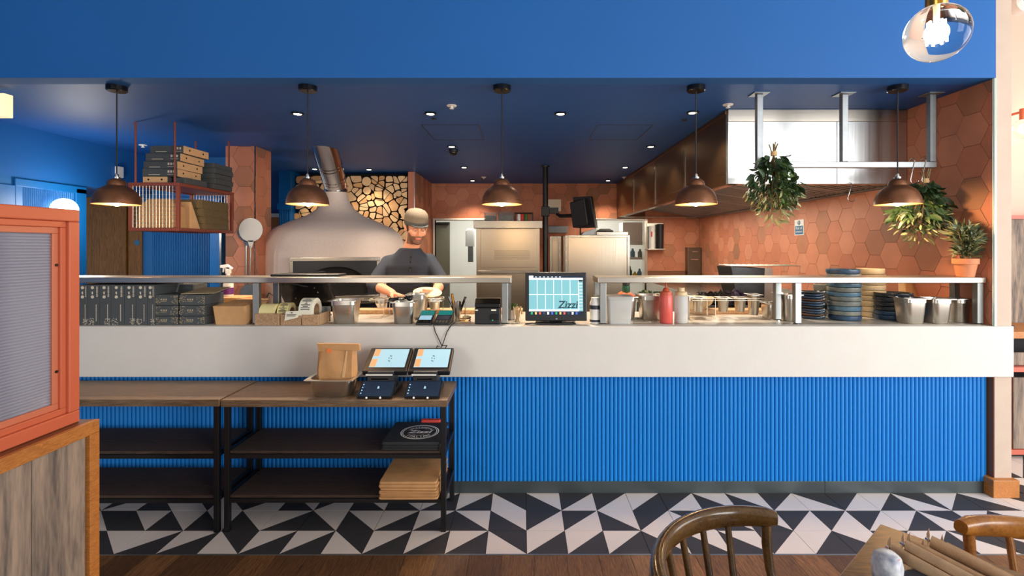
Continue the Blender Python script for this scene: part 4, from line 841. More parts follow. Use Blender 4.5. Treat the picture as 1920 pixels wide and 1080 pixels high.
# ------------------------------------------------------------------ takeaway boxes at the end of the bar
def standing_box(i, xa, xb):
    d = 3.03; a, b_ = PX(xa, d), PX(xb, d); zt = PZ(534, d)
    t = thing('takeaway_box', 'upright dark printed box in the row by the red screen, %s counting from the screen' % ['first', 'second', 'third', 'fourth', 'fifth', 'sixth', 'seventh'][i], 'box', ((a+b_)/2, d+.13, ZC+.0005), 'upright dark boxes on the counter')
    part(t, 'carton', 'box_dark', lambda b: b.box(a+.0008, b_-.0008, d, d+.26, ZC+.0005, zt), bevel=.002)
    w_ = b_-a; f = d-.0012
    def pr(b):
        cx = a+w_*.42; hgt = zt-ZC
        for q, z_ in enumerate((.93, .80, .70)):
            r = .0095; zc_ = ZC+hgt*z_
            if q == 1: b.prism([(cx-.002, f, zc_-.009), (cx+.003, f, zc_-.009), (cx+.003, f, zc_+.009), (cx-.006, f, zc_+.005)], (0, .001, 0))
            else: b.prism([(cx+r*math.cos(2*PI*k/10), f, zc_+r*math.sin(2*PI*k/10)) for k in range(10)], (0, .001, 0))
        for k in range(9): b.box(a+w_*.74, a+w_*.86, f, f+.001, ZC+hgt*(.70+.03*k), ZC+hgt*(.717+.03*k))
        for k in range(14): b.box(a+w_*.70, a+w_*.76, f, f+.001, ZC+hgt*(.10+.03*k), ZC+hgt*(.12+.03*k))
        for k in range(26):
            x = a+w_*(.06+.45*random.random() if i % 2 else .45+.5*random.random()); z_ = ZC+hgt*random.random()*.16; b.box(x, x+.004, f, f+.001, z_, z_+.003)
    part(t, 'print', 'box_print', pr); t.children[-1]['kind'] = 'stuff'
xs = [148, 164, 186.5, 207.5, 233, 254.5, 276, 290]
for i in range(7): standing_box(i, xs[i], xs[i+1])
def card_box(label, xa, xb, yb, yt, d, dep, name='takeaway_box', grp='stacked dark boxes on the counter', z0=None):
    a, b_ = PX(xa, d), PX(xb, d); z0 = z0 if z0 is not None else PZ(yb, d); z1 = PZ(yt, d)
    t = thing(name, label, 'box', ((a+b_)/2, d+dep/2, z0), grp)
    part(t, 'carton', 'box_dark', lambda b: b.box(a, b_, d, d+dep, z0+.0008, z1-.0008), bevel=.003)
    f = d-.001
    def pr(b):
        cx, cz = (a+b_)/2-.01, (z0+z1)/2
        for k in range(3): b.box(cx-.018+.014*k, cx-.010+.014*k, f, f+.001, cz-.001, cz+.008)
        b.box(cx-.016, cx+.016, f, f+.001, cz-.009, cz-.006)
        for k in range(70):
            u = random.random()**2*.3; x = a+(b_-a)*(u if k % 2 else 1-u); z_ = z0+(z1-z0)*(.1+.8*random.random()); b.box(x-.0025, x+.0025, f, f+.001, z_, z_+.0025)
    part(t, 'print', 'box_gold', pr); t.children[-1]['kind'] = 'stuff'
    return t
dd = 3.04; hts = [ZC+.0005, PZ(593, dd), PZ(572.5, dd), PZ(553, dd)]
nm = ['bottom', 'middle', 'top']
for r in range(3):
    y1 = [593, 572.5, 552.5][r]
    card_box('dark gold flecked box, %s of the stack beside the upright boxes' % nm[r], 288, 333.5-r*.4, 0, y1, dd, .2, z0=hts[r])
    card_box('dark gold flecked box, %s of the stack beside the kraft carton' % nm[r], 336.5, 383, 0, y1, dd, .2, z0=hts[r])
tag(MB().box(PX(290, 3.2), PX(352, 3.2), 3.25, 3.4, ZC+.0005, PZ(533, 3.25)).build('takeaway_box', 'box_dark', bevel=.003), 'tall dark speckled box standing behind the gold flecked stacks', 'box')
def lid(b):
    z = PZ(552, dd); b.prism([(PX(337, dd), dd+.01, z), (PX(398, dd), dd+.03, z+.012), (PX(400, dd), dd+.17, z+.04), (PX(345, dd), dd+.18, z+.03)], (0, 0, .003))
tag(MB().prism([(PX(337, dd), dd+.01, PZ(552, dd)+.0005), (PX(398, dd), dd+.02, PZ(552, dd)+.004), (PX(402, dd), dd+.17, PZ(552, dd)+.03), (PX(345, dd), dd+.18, PZ(552, dd)+.025)], (0, 0, .003)).build('box_lid', 'box_gold'), 'loose flecked lid resting on the stack beside the kraft carton', 'lid')
# kraft carton, wider at the top, with sloping lid
d = 3.05; z1 = PZ(575, d)
t = thing('kraft_carton', 'plain kraft food carton with sloping lid beside the gantry post', 'carton', (PX(435, d), d+.08, ZC+.0005))
part(t, 'body', 'kraft', lambda b: b.add([(PX(405, d), d, ZC+.0005), (PX(461, d), d, ZC+.0005), (PX(461, d), d+.15, ZC+.0005), (PX(405, d), d+.15, ZC+.0005), (PX(400, d), d-.004, z1), (PX(458, d), d-.004, z1), (PX(476, d), d+.16, z1+.02), (PX(404, d), d+.17, z1)], [(0,3,2,1),(0,1,5,4),(1,2,6,5),(2,3,7,6),(3,0,4,7)]))
part(t, 'lid_flap', 'kraft', lambda b: b.prism([(PX(400, d), d-.005, z1), (PX(458, d), d-.005, z1), (PX(480, d), d+.16, z1+.028), (PX(418, d), d+.16, z1+.028)], (0, 0, .003)))
# box behind carrying the spray bottle
tag(MB().box(PX(396, 3.3), PX(450, 3.3), 3.32, 3.5, ZC+.0005, PZ(556, 3.4)).build('kraft_box', 'kraft', bevel=.003), 'low kraft box behind the kraft carton, under the spray bottle', 'box')
d = 3.4; X = PX(428, d); z0 = PZ(556, d)+.0008
t = thing('spray_bottle', 'white trigger spray bottle with a purple label', 'spray bottle', (X, d, z0))
part(t, 'bottle', 'white_plastic', lambda b: b.lathe([(.03, 0), (.032, .006), (.032, .085), (.026, .105), (.012, .14), (.012, .155), (.0001, .155)], (X, d, z0), 20), smooth=40)
part(t, 'label', 'spray_purple', lambda b: b.lathe([(.0325, .015), (.0325, .06)], (X, d, z0), 20))
part(t, 'trigger_head', 'white_plastic', lambda b: b.box(X-.015, X+.016, d-.012, d+.012, z0+.155, z0+.2).prism([(X-.05, d-.012, z0+.195), (X-.015, d-.012, z0+.19), (X+.022, d-.012, z0+.18), (X+.03, d-.012, z0+.192), (X-.005, d-.012, z0+.218), (X-.05, d-.012, z0+.212)], (0, .024, 0)).prism([(X-.035, d-.006, z0+.195), (X-.025, d-.006, z0+.195), (X-.03, d-.006, z0+.165), (X-.038, d-.006, z0+.162)], (0, .012, 0)), bevel=.003)
# ------------------------------------------------------------------ label rolls in their chipboard holder
d = 3.02; zt = PZ(588, d); zt2 = PZ(590, d)
t = thing('label_holder', 'chipboard holder with three bays for label rolls', 'holder', (PX(545, d), d+.06, ZC+.0005))
part(t, 'front_board', 'chip_wood', lambda b: b.box(PX(477, d), PX(523, d), d, d+.014, ZC+.0005, zt), bevel=.002)
part(t, 'front_board', 'chip_wood', lambda b: b.box(PX(525, d), PX(564, d), d+.004, d+.018, ZC+.0005, zt2), bevel=.002)
part(t, 'front_board', 'chip_wood', lambda b: b.box(PX(566, d), PX(597, d), d, d+.014, ZC+.0005, zt2), bevel=.002)
for x in (494, 523, 564, 596): part(t, 'divider', 'chip_wood', lambda b: b.box(PX(x, d), PX(x, d)+.008, d+.014, d+.16, ZC+.0005, zt2+.004), bevel=.001)
part(t, 'back_board', 'galv', lambda b: b.box(PX(494, d), PX(600, d), d+.16, d+.17, ZC+.0005, zt2+.03))
def roll(label, x0, x1, yt, d, m, ink):
    a, b_ = PX(x0, d), PX(x1, d); r = (PZ(yt, d)-ZC-.002)/2; zc_ = ZC+.001+r; n = 28
    t = thing('label_roll', label, 'label roll', ((a+b_)/2, d, zc_-r), 'label rolls in the chipboard holder')
    def cyl(b, r0, r1, xa, xb):
        ring = []
        for x in (xa, xb):
            for q in (r1, r0):
                ring.append([(x, d+q*math.cos(2*PI*i/n), zc_+q*math.sin(2*PI*i/n)) for i in range(n)])
        vs = sum(ring, []); f = []
        for i in range(n):
            j = (i+1) % n; f += [(i, j, 2*n+j, 2*n+i), (n+i, n+j, 3*n+j, 3*n+i), (i, j, n+j, n+i), (2*n+i, 2*n+j, 3*n+j, 3*n+i)]
        b.add(vs, f)
    part(t, 'paper', m, lambda b: cyl(b, r*.58, r, a, b_), smooth=40)
    part(t, 'core', 'chip_wood', lambda b: cyl(b, r*.5, r*.58, a+.001, b_-.001), smooth=40)
    if ink:
        def pr(b):
            for k in range(9):
                an = PI*.62+.12*k; w_ = (b_-a)*(.7 if k % 3 else .4); cx = (a+b_)/2; rr = r+.0008
                if k in (3, 4): w_ *= .3
                b.quad((cx-w_/2, d+rr*math.cos(an), zc_+rr*math.sin(an)), (cx+w_/2, d+rr*math.cos(an), zc_+rr*math.sin(an)), (cx+w_/2, d+rr*math.cos(an+.06), zc_+rr*math.sin(an+.06)), (cx-w_/2, d+rr*math.cos(an+.06), zc_+rr*math.sin(an+.06)))
        part(t, 'print', 'ink', pr, fix=False)
roll('yellowish blank label roll in the first bay of the holder', 494, 521, 569, 3.10, 'label_yellow', False)
roll('yellowish label roll in the middle bay of the holder', 528, 548, 567, 3.13, 'label_yellow', True)
roll('tallest printed white label roll in the bay nearest the steel pan', 570, 594, 558, 3.10, 'label_paper', True)
lt = thing('paper_label', 'loose white printed label stuck over the middle bay', 'label', (PX(545, 3.01), 3.012, PZ(602, 3.01)))
part(lt, 'sheet', 'label_paper', lambda b: b.prism([(PX(532, 3.01), 3.015, PZ(602, 3.01)), (PX(557, 3.01), 3.015, PZ(596, 3.01)), (PX(564, 3.01), 3.018, PZ(583, 3.01)), (PX(535, 3.01), 3.018, PZ(584, 3.01))], (0, .001, 0)))
part(lt, 'print', 'ink', lambda b: b.prism([(PX(544, 3.01), 3.0135, PZ(586, 3.01)), (PX(549, 3.01), 3.0135, PZ(586, 3.01)), (PX(546.5, 3.01), 3.0135, PZ(588, 3.01))], (0, .001, 0)).box(PX(537, 3.01), PX(555, 3.01), 3.0135, 3.0145, PZ(590.5, 3.01), PZ(589.6, 3.01)).box(PX(537, 3.01), PX(553, 3.01), 3.0135, 3.0145, PZ(593, 3.01), PZ(592, 3.01)))
# black till screen seen from behind, facing the kitchen
d = 3.32
t = thing('till_screen', 'black till touchscreen tilted to face the kitchen, seen from behind', 'till', (PX(572, d), d+.1, ZC+.0005))
part(t, 'screen_back', 'black_gloss', lambda b: b.obox((PX(570, d), d+.03, ZC+.185), (.17, 0, .01), (0, .016, .004), (-.015, -.07, .12)), bevel=.008)
part(t, 'neck', 'black_plastic', lambda b: b.obox((PX(572, d), d+.08, ZC+.09), (.05, 0, 0), (0, .02, 0), (0, -.03, .085)), bevel=.005)
part(t, 'foot', 'black_plastic', lambda b: b.rloft([(PX(572, d), d+.1, .12, .08, .03, ZC+.0005), (PX(572, d), d+.1, .11, .07, .03, ZC+.018)]), smooth=40)
part(t, 'rating_label', 'label_paper', lambda b: b.obox((PX(594, d), d+.005, ZC+.205), (.016, 0, .001), (0, .001, 0), (0, -.006, .011)))
for x, z_ in ((.06, .20), (-.08, .13), (.03, .125), (.075, .17)): part(t, 'screw', 'steel', lambda b: b.ball((PX(572, d)+x, d+.03-(z_-.185)*.58-.018, ZC+z_), .005, 8, 6))
part(t, 'cable', 'black_matte', lambda b: b.tube([(PX(500, d), d, ZC+.14), (PX(506, d), d-.01, ZC+.17), (PX(512, d), d, ZC+.15), (PX(520, d), d+.02, ZC+.19), (PX(545, d), d-.02, ZC+.235), (PX(580, d), d-.02, ZC+.21)], .005, 6))
tag(MB().box(PX(512, 3.14), PX(640, 3.14), 3.10, 3.24, 1.3035, 1.318).build('black_tray', 'black_plastic', bevel=.006), 'low black tray lying on the gantry shelf before the oven', 'tray')
# ------------------------------------------------------------------ card readers, utensil cup, spike, printer
def reader(label, xa, xb, lit):
    d0, d1 = 3.03, 3.15; z0, z1 = ZC+.012, ZC+.075
    a0, a1 = PX(xa, d0), PX(xb-10, d0); b0, b1 = PX(xa+12, d1), PX(xb, d1); t = thing('card_reader', label, 'card reader', ((a0+a1)/2, 3.09, ZC+.0005), 'card readers on the counter')
    part(t, 'body', 'black_plastic', lambda b: b.add([(a0, d0, ZC+.0005), (a1, d0, ZC+.0005), (b1-.004, d1, ZC+.0005), (b0-.004, d1, ZC+.0005), (a0, d0, z0), (a1, d0, z0), (b1, d1, z1), (b0, d1, z1)], [(0,3,2,1),(4,5,6,7),(0,1,5,4),(1,2,6,5),(2,3,7,6),(3,0,4,7)]), bevel=.004)
    def pt_(u, v): p = Vector((a0, d0, z0)).lerp(Vector((a1, d0, z0)), u); q = Vector((b0, d1, z1)).lerp(Vector((b1, d1, z1)), u); r = p.lerp(q, v); return r+Vector((0, -.0006, .0012))
    part(t, 'top_band', 'teal', lambda b: b.quad(pt_(.04, .62), pt_(.96, .62), pt_(.96, .97), pt_(.04, .97)), fix=False)
    part(t, 'display', 'screen_pale' if lit else 'screen_dark', lambda b: b.quad(pt_(.1, .25), pt_(.9, .25), pt_(.9, .58), pt_(.1, .58)), fix=False)
    part(t, 'keys', 'black_gloss' if lit else 'galv', lambda b: [b.quad(pt_(.12+.2*i, .05+.06*j), pt_(.27+.2*i, .05+.06*j), pt_(.27+.2*i, .09+.06*j), pt_(.12+.2*i, .09+.06*j)) for i in range(4) for j in range(3)], fix=False)
reader('teal topped card reader with a lit display', 779, 818, True); reader('teal topped card reader with a dark display and cable', 812, 852, False)
d = 3.2; X = PX(857, d)
t = thing('utensil_cup', 'slim steel cup holding dark handled markers', 'cup', (X, d, ZC+.0005))
part(t, 'cup', 'steel', lambda b: b.lathe([(.02, 0), (.022, .003), (.028, .125), (.026, .125), (.02, .006), (.0001, .005)], (X, d, ZC+.0005), 18), smooth=40)
for i, (x0, x1, m) in enumerate(((-.005, -.055, 'black_gloss'), (.008, .055, 'black_gloss'), (-.01, -.03, 'brass'))): part(t, 'marker', m, lambda b: b.tube([(X+x0, d, ZC+.03), (X+x1, d-.01*i, ZC+.155+.02*(i == 2))], .008, 8))
d = 3.15; X = PX(872, d)
t = thing('order_spike', 'thin wire order spike on a coiled base', 'spike', (X, d, ZC+.0005))
part(t, 'coil_base', 'brass', lambda b: b.tube([(X+.035*math.cos(a*.6), d+.035*math.sin(a*.6), ZC+.004+.0012*a) for a in range(0, 24)], .003, 6))
part(t, 'needle', 'steel', lambda b: b.tube([(X, d, ZC+.004), (X, d, ZC+.16)], .0018, 6))
tag(MB().ball((X+.01, d+.01, ZC+.03), .022, 8, 6, sc=(1.3, .8, .6)).build('garlic_husk', 'dough', smooth=20), 'crumpled pale paper scrap at the foot of the order spike', 'paper scrap')
d = 3.06; a, b_ = PX(890, d), PX(938, d); z1 = PZ(561, d)
t = thing('receipt_printer', 'black receipt printer beside the gantry post', 'printer', ((a+b_)/2, d+.07, ZC+.0005))
part(t, 'body', 'black_plastic', lambda b: b.box(a, b_, d, d+.14, ZC+.0005, ZC+.10), bevel=.006)
part(t, 'cover', 'black_gloss', lambda b: b.prism([(a, d+.004, ZC+.101), (a, d+.14, ZC+.101), (a, d+.14, z1-.004), (a, d+.05, z1), (a, d+.004, z1-.03)], (b_-a, 0, 0)), bevel=.005)
part(t, 'sticker', 'label_paper', lambda b: b.box(a+.004, a+.02, d-.0012, d, ZC+.083, ZC+.091).box(b_-.055, b_-.025, d-.0012, d, ZC+.083, ZC+.092))
part(t, 'paper_slot', 'black_gloss', lambda b: b.box(b_-.06, b_-.008, d-.012, d, ZC+.03, ZC+.062), bevel=.003)
part(t, 'status_light', 'icon_0', lambda b: b.box(b_-.05, b_-.042, d-.013, d-.012, ZC+.024, ZC+.03))
d = 3.13; X = PX(969, d)
t = thing('straw_glass', 'glass of thin wooden sticks beside the upright monitor', 'glass', (X, d, ZC+.0005))
part(t, 'glass', 'glass', lambda b: b.lathe([(.022, 0), (.028, .085), (.026, .085), (.02, .006), (.0001, .006)], (X, d, ZC+.0005), 18), smooth=40)
part(t, 'sticks', 'dough', lambda b: [b.tube([(X+random.uniform(-.014, .014), d+random.uniform(-.012, .012), ZC+.008), (X+random.uniform(-.028, .028), d+random.uniform(-.02, .02), ZC+.10)], .0016, 5) for i in range(22)])
X = PX(957, 3.25); t = thing('herb_tub', 'small green cress tub behind the gantry post', 'herb tub', (X, 3.28, ZC+.0005))
part(t, 'tub', 'tub', lambda b: b.lathe([(.025, 0), (.032, .06)], (X, 3.28, ZC+.0005), 14))
tag(part(t, 'cress', 'leaf_mid', lambda b: [leaf(b, (X+random.gauss(0, .016), 3.28+random.gauss(0, .016), ZC+.06), (random.gauss(0, .4), random.gauss(0, .4), 1), .05, .008) for i in range(70)], fix=False), kind='stuff')
# ------------------------------------------------------------------ upright monitor
d = 3.04; a, b_, z0, z1 = PX(985, d), PX(1101, d), PZ(602, d), PZ(511, d); cx = (a+b_)/2
t = thing('touch_monitor', 'black upright touch monitor showing a table plan', 'monitor', (cx, d+.05, ZC+.0005))
lean = lambda v: d+.03*((v-z0)/(z1-z0))
def sq(xa, xb, va, vb, off): return [(a+(b_-a)*xa, lean(z0+(z1-z0)*va)-off, z0+(z1-z0)*va), (a+(b_-a)*xb, lean(z0+(z1-z0)*va)-off, z0+(z1-z0)*va), (a+(b_-a)*xb, lean(z0+(z1-z0)*vb)-off, z0+(z1-z0)*vb), (a+(b_-a)*xa, lean(z0+(z1-z0)*vb)-off, z0+(z1-z0)*vb)]
part(t, 'housing', 'black_plastic', lambda b: b.prism([Vector(p) for p in sq(0, 1, 0, 1, 0)], (0, .035, 0)), bevel=.006)
sc = part(t, 'screen', 'screen_teal', lambda b: b.quad(*sq(.06, .935, .12, .93, .001)), fix=False)
def lines(b):
    b.quad(*sq(.06, .935, .845, .885, .0018)); b.quad(*sq(.06, .13, .885, .93, .0018)); b.quad(*sq(.06, .86, .535, .55, .0018)); b.quad(*sq(.06, .86, .20, .24, .0018))
    for i in range(1, 6): x = .06+.80*i/6; b.quad(*sq(x-.004, x+.004, .24, .845, .0018))
    b.quad(*sq(.86, .872, .2, .85, .0018))
    for i in range(9): b.quad(*sq(.872, .93, .24+.065*i, .25+.065*i, .0018))
part(sc, 'grid_lines', 'screen_white', lines, fix=False)
part(sc, 'menu_bar', 'screen_dark', lambda b: (b.quad(*sq(.13, .935, .885, .93, .0015)), b.quad(*sq(.06, .935, .12, .20, .0015)), b.quad(*sq(.865, .93, .81, .84, .0022))), fix=False)
part(sc, 'menu_text', 'screen_white', lambda b: [b.quad(*sq(.16+.065*i, .19+.065*i, .90, .91, .0024)) for i in range(7)], fix=False)
for i in range(12): part(sc, 'icon', 'icon_%d' % ((i*5) % 6), lambda b: b.quad(*sq(.09+.066*i, .12+.066*i, .135, .185, .0024)), fix=False)
part(sc, 'logo_lettering', 'ink_teal', lambda b: b.text('Zizzi', .062, (a+(b_-a)*.69, lean(z0+(z1-z0)*.26)-.0034, z0+(z1-z0)*.265), (1, 0, 0), (0, .1, 1), shear=.12, bold=.0012), fix=False)
part(t, 'maker_badge', 'galv', lambda b: b.quad(*sq(.49, .52, .03, .06, .001)), fix=False)
part(t, 'stand', 'black_gloss', lambda b: b.rloft([(cx, d+.07, .13, .07, .05, ZC+.0005), (cx, d+.07, .12, .06, .05, ZC+.014)]).box(cx-.04, cx+.04, d+.05, d+.09, ZC+.014, z0+.12), smooth=40)
part(t, 'cables', 'black_matte', lambda b: b.tube([(a-.0, d+.0, ZC+.006), (a+.04, d-.02, ZC+.014), (cx-.03, d-.01, ZC+.006), (cx+.04, d-.02, ZC+.012), (b_-.08, d+.0, ZC+.006)], .004, 6))
# ------------------------------------------------------------------ bottles and tubs beside it
d = 3.1; X = PX(1116, d)
t = thing('sanitiser_bottle', 'white cleaning bottle with dark label bands beside the monitor', 'bottle', (X, d, ZC+.0005))
part(t, 'bottle', 'white_plastic', lambda b: b.lathe([(.03, 0), (.034, .004), (.034, .125), (.026, .145), (.026, .16), (.0001, .162)], (X, d, ZC+.0005), 20), smooth=40)
part(t, 'label_band', 'slate', lambda b: b.lathe([(.0345, .012), (.0345, .026)], (X, d, ZC), 20).lathe([(.0345, .09), (.0345, .115)], (X, d, ZC), 20))
d = 3.045; a, b_ = PX(1134, d), PX(1180, d); z1 = PZ(559, d)
t = thing('clear_tub', 'tall translucent plastic tub holding yellow food', 'tub', ((a+b_)/2, d+.08, ZC+.0005))
cx, cy = (a+b_)/2+.022, d+.08
part(t, 'tub', 'tub', lambda b: b.rloft([(cx, cy, .066, .066, .015, ZC+.0005), (cx, cy, .074, .074, .015, z1-.012), (cx, cy, .078, .078, .015, z1-.01), (cx, cy, .078, .078, .015, z1), (cx, cy, .071, .071, .014, z1), (cx, cy, .063, .063, .014, ZC+.004)]), smooth=40)
part(t, 'contents', 'lemon', lambda b: b.rloft([(cx+.01, cy, .035, .05, .02, ZC+.006), (cx+.012, cy, .03, .045, .02, ZC+.06), (cx+.014, cy, .015, .03, .015, ZC+.08)]), smooth=50)
part(t, 'lid', 'tub', lambda b: b.rloft([(cx, cy, .08, .08, .015, z1+.001), (cx, cy, .08, .08, .015, z1+.008)]), smooth=40)
d = 3.3; X = PX(1174, d)
t = thing('oil_jar', 'small dark lidded jar standing in the orange sauce pan', 'jar', (X, d, PZ(548, d)))
part(t, 'jar', 'bottle_green', lambda b: b.lathe([(.024, 0), (.026, .004), (.026, .045), (.02, .05)], (X, d, PZ(549, d)), 16), smooth=40)
part(t, 'lid', 'black_plastic', lambda b: b.lathe([(.022, .05), (.024, .052), (.024, .072), (.0001, .073)], (X, d, PZ(549, d)), 16), smooth=40)
def squeeze(label, x, ytop, m, cap, d=3.13, milky=False):
    X = PX(x, d); h = PZ(ytop, d)-ZC; t = thing('squeeze_bottle', label, 'squeeze bottle', (X, d, ZC+.0005), 'squeeze bottles on the counter')
    c = (X, d, ZC+.0005); r = .0405
    if milky:
        part(t, 'sauce', 'mayo', lambda b: b.lathe([(r-.002, .001), (r-.0008, .004), (r-.0008, .058), (.0001, .065)], c, 24), smooth=40)
        part(t, 'bottle', 'milky', lambda b: b.lathe([(r-.003, 0), (r, .004), (r, .16), (r-.004, .17)], c, 24), smooth=40)
    else:
        part(t, 'bottle', m, lambda b: b.lathe([(r-.003, 0), (r, .004), (r, .165), (r-.005, .178)], c, 24), smooth=40)
    part(t, 'cap', cap, lambda b: b.lathe([(r-.004, .171), (r-.003, .176), (r-.004, .192), (.022, .198), (.016, .214), (.006, .22), (.004, h-.002), (.0001, h-.001)] if not milky else [(r-.004, .171), (r-.003, .176), (r-.004, .19), (.022, .197), (.022, .218), (.0001, .22)], c, 20), smooth=40)
squeeze('red filled squeeze bottle on the counter', 1249, 531, 'ketchup', 'ketchup_cap'); squeeze('cloudy white squeeze bottle with a cream cap', 1277, 533, 'mayo', 'cream_cap', milky=True)
# folded napkin pile and tongs behind the rack
t = thing('salad_tray', 'wide shallow cream dish behind the small pans', 'dish', (PX(1300, 3.5), 3.5, ZC+.03))
part(t, 'dish', 'bowl_cream', lambda b: b.lathe([(.06, .0), (.11, .045), (.125, .085), (.118, .085), (.1, .045), (.0001, .02)], (PX(1305, 3.55), 3.56, ZC+.031), 28), smooth=40)
random.seed(31)
for i, (x, l) in enumerate(((1345, 'dark crumpled cloth bundle behind the rack, nearer the cream dish'), (1396, 'purple black leafy bundle behind the rack'), (1225, 'dark green leafy heap behind the red squeeze bottle'))):
    X = PX(x, 3.7); t = thing('salad_heap', l, 'salad', (X, 3.75, .9), 'leafy heaps behind the rack')
    part(t, 'box', 'plate_dark', lambda b: b.box(X-.076, X+.076, 3.68, 3.9, .9005, 1.06), bevel=.005)
    tag(part(t, 'leaves', ['black_matte', 'salad_dark', 'leaf_dark'][i], lambda b: [leaf(b, (X+random.uniform(-.07, .07), 3.78+random.uniform(-.09, .09), 1.06+random.random()*.05), (random.gauss(0, 1), random.gauss(0, .6), .5), .07, .02) for k in range(160)], fix=False), kind='stuff')
bk = thing('back_counter', 'stainless back counter carrying the dark salad boxes', 'counter', (PX(1305, 3.7), 3.8, 0))
part(bk, 'top', 'steel', lambda b: b.box(PX(1190, 3.7), PX(1420, 3.7), 3.67, 4.0, .86, .8995), bevel=.003); part(bk, 'body', 'steel_dark', lambda b: b.box(PX(1195, 3.7), PX(1415, 3.7), 3.69, 3.98, 0, .86))
# ------------------------------------------------------------------ plate stacks: every plate its own object
def plate_stack(x, d, r, ybot, n, hz, mats, what, where, prof, grp, jit=.004, base=None):
    z = ZC+.0005 if base is None else base
    ords = ['topmost', 'second', 'third', 'fourth', 'fifth', 'sixth', 'seventh', 'eighth', 'ninth', 'tenth', 'eleventh', 'twelfth', 'thirteenth', 'fourteenth']
    for i in range(n):
        X = PX(x, d)+random.uniform(-jit, jit); h = hz*random.uniform(.92, 1.08)
        k = n-1-i
        lab = '%s %s, %s' % (what, where, 'topmost of the stack' if k == 0 else '%s down from the top' % ords[k])
        P = [(r*a, h*b_) for a, b_ in prof]
        tag(MB().lathe(P, (X, d+random.uniform(-jit, jit), z), 28).build(what.split()[-1], random.choice(mats), smooth=35), lab, 'plate' if 'plate' in what else 'bowl', grp)
        z += h*.985
    return z
PP = [(.55, 0), (.60, .0), (.94, .42), (1.0, .72), (1.0, .90), (.965, .97), (.9, .62), (.56, .3), (.0001, .3)]
BB = [(.80, 0), (.95, .08), (1.0, .35), (1.0, .92), (.97, .97), (.93, .5), (.7, .3), (.0001, .3)]
plate_stack(1522, 3.33, .078, 0, 11, .0165, ['plate_brown', 'plate_dark', 'plate_brown', 'plate_blue'], 'glazed plate', 'in the brown stack next to the gantry post', PP, 'brown plate stack')
plate_stack(1582, 3.28, .098, 0, 11, .0300, ['plate_blue', 'plate_blue2', 'plate_grey', 'plate_blue'], 'glazed bowl', 'in the tallest blue stack', BB, 'tall blue bowl stack')
plate_stack(1634, 3.42, .082, 0, 9, .0375, ['bowl_cream'], 'cream bowl', 'in the cream stack behind the blue ones', BB, 'cream bowl stack')
plate_stack(1674, 3.30, .108, 0, 6, .0295, ['plate_blue', 'plate_dark', 'plate_grey'], 'blue bowl', 'in the low stack behind the large pan', BB, 'low blue bowl stack')
plate_stack(1545, 3.50, .066, 0, 5, .045, ['plate_grey', 'plate_dark'], 'grey bowl', 'in the small stack between brown and blue stacks', BB, 'grey bowl stack')
for i, (x0, x1, m) in enumerate(((1690, 1708, 'dough'), (1702, 1722, 'kraft'), (1714, 1762, 'kraft_bag'))):
    d = 3.52+.02*i; tag(MB().prism([(PX(x0-8, d), d-.03, ZC+.0005), (PX(x1-8, d), d-.03, ZC+.0005), (PX(x1, d), d+.06, PZ(528, d)), (PX(x0+8, d), d+.06, PZ(528, d))], (0, .012, 0)).build('serving_board', m, bevel=.002), ['pale speckled serving board leaning behind the three pans', 'orange brown serving board leaning behind the three pans', 'widest brown serving board leaning behind the three pans'][i], 'board', 'serving boards leaning behind the pans')
tag(MB().lathe([(.02, 0), (.028, .02), (.024, .05), (.012, .08), (.0001, .1)], (PX(1763, 3.45), 3.45, ZC+.0005), 9).build('pine_cone', 'soil', smooth=10), 'small dark pine cone behind the middle matching pan', 'pine cone')
# ------------------------------------------------------------------ console tables below the counter
CD0, CD1, CZT, CZB = 2.60, 2.967, .693, .656
def console(label, x0, x1, d0, zt):
    t = thing('console_table', label, 'console table', ((x0+x1)/2, (d0+CD1)/2, 0), 'console tables before the counter')
    part(t, 'table_top', 'console_wood', lambda b: b.box(x0, x1, d0, CD1, zt-.037, zt), bevel=.003)
    for x in (x0+.01, x1-.036):
        for d in (d0+.012, CD1-.04): part(t, 'leg', 'black_metal', lambda b: b.box(x, x+.026, d, d+.026, 0, zt-.037), bevel=.002)
    for z, nm in ((.421, 'shelf'), (.19, 'shelf')):
        part(t, nm, 'shelf_wood', lambda b: b.box(x0+.037, x1-.037, d0+.02, CD1-.018, z-.014, z), bevel=.002)
        part(t, 'shelf_frame', 'black_metal', lambda b: b.box(x0+.037, x1-.037, d0+.012, d0+.032, z-.036, z-.0145).box(x0+.037, x1-.037, CD1-.034, CD1-.014, z-.036, z-.0145).box(x0+.012, x0+.034, d0+.04, CD1-.042, z-.03, z).box(x1-.034, x1-.012, d0+.04, CD1-.042, z-.03, z))
    return t
console('dark console table carrying the paper bag tray and order tablets', -1.567, -.391, CD0, CZT)
console('dark console table half hidden behind the red framed screen', -2.78, -1.573, CD0-.004, CZT+.004)
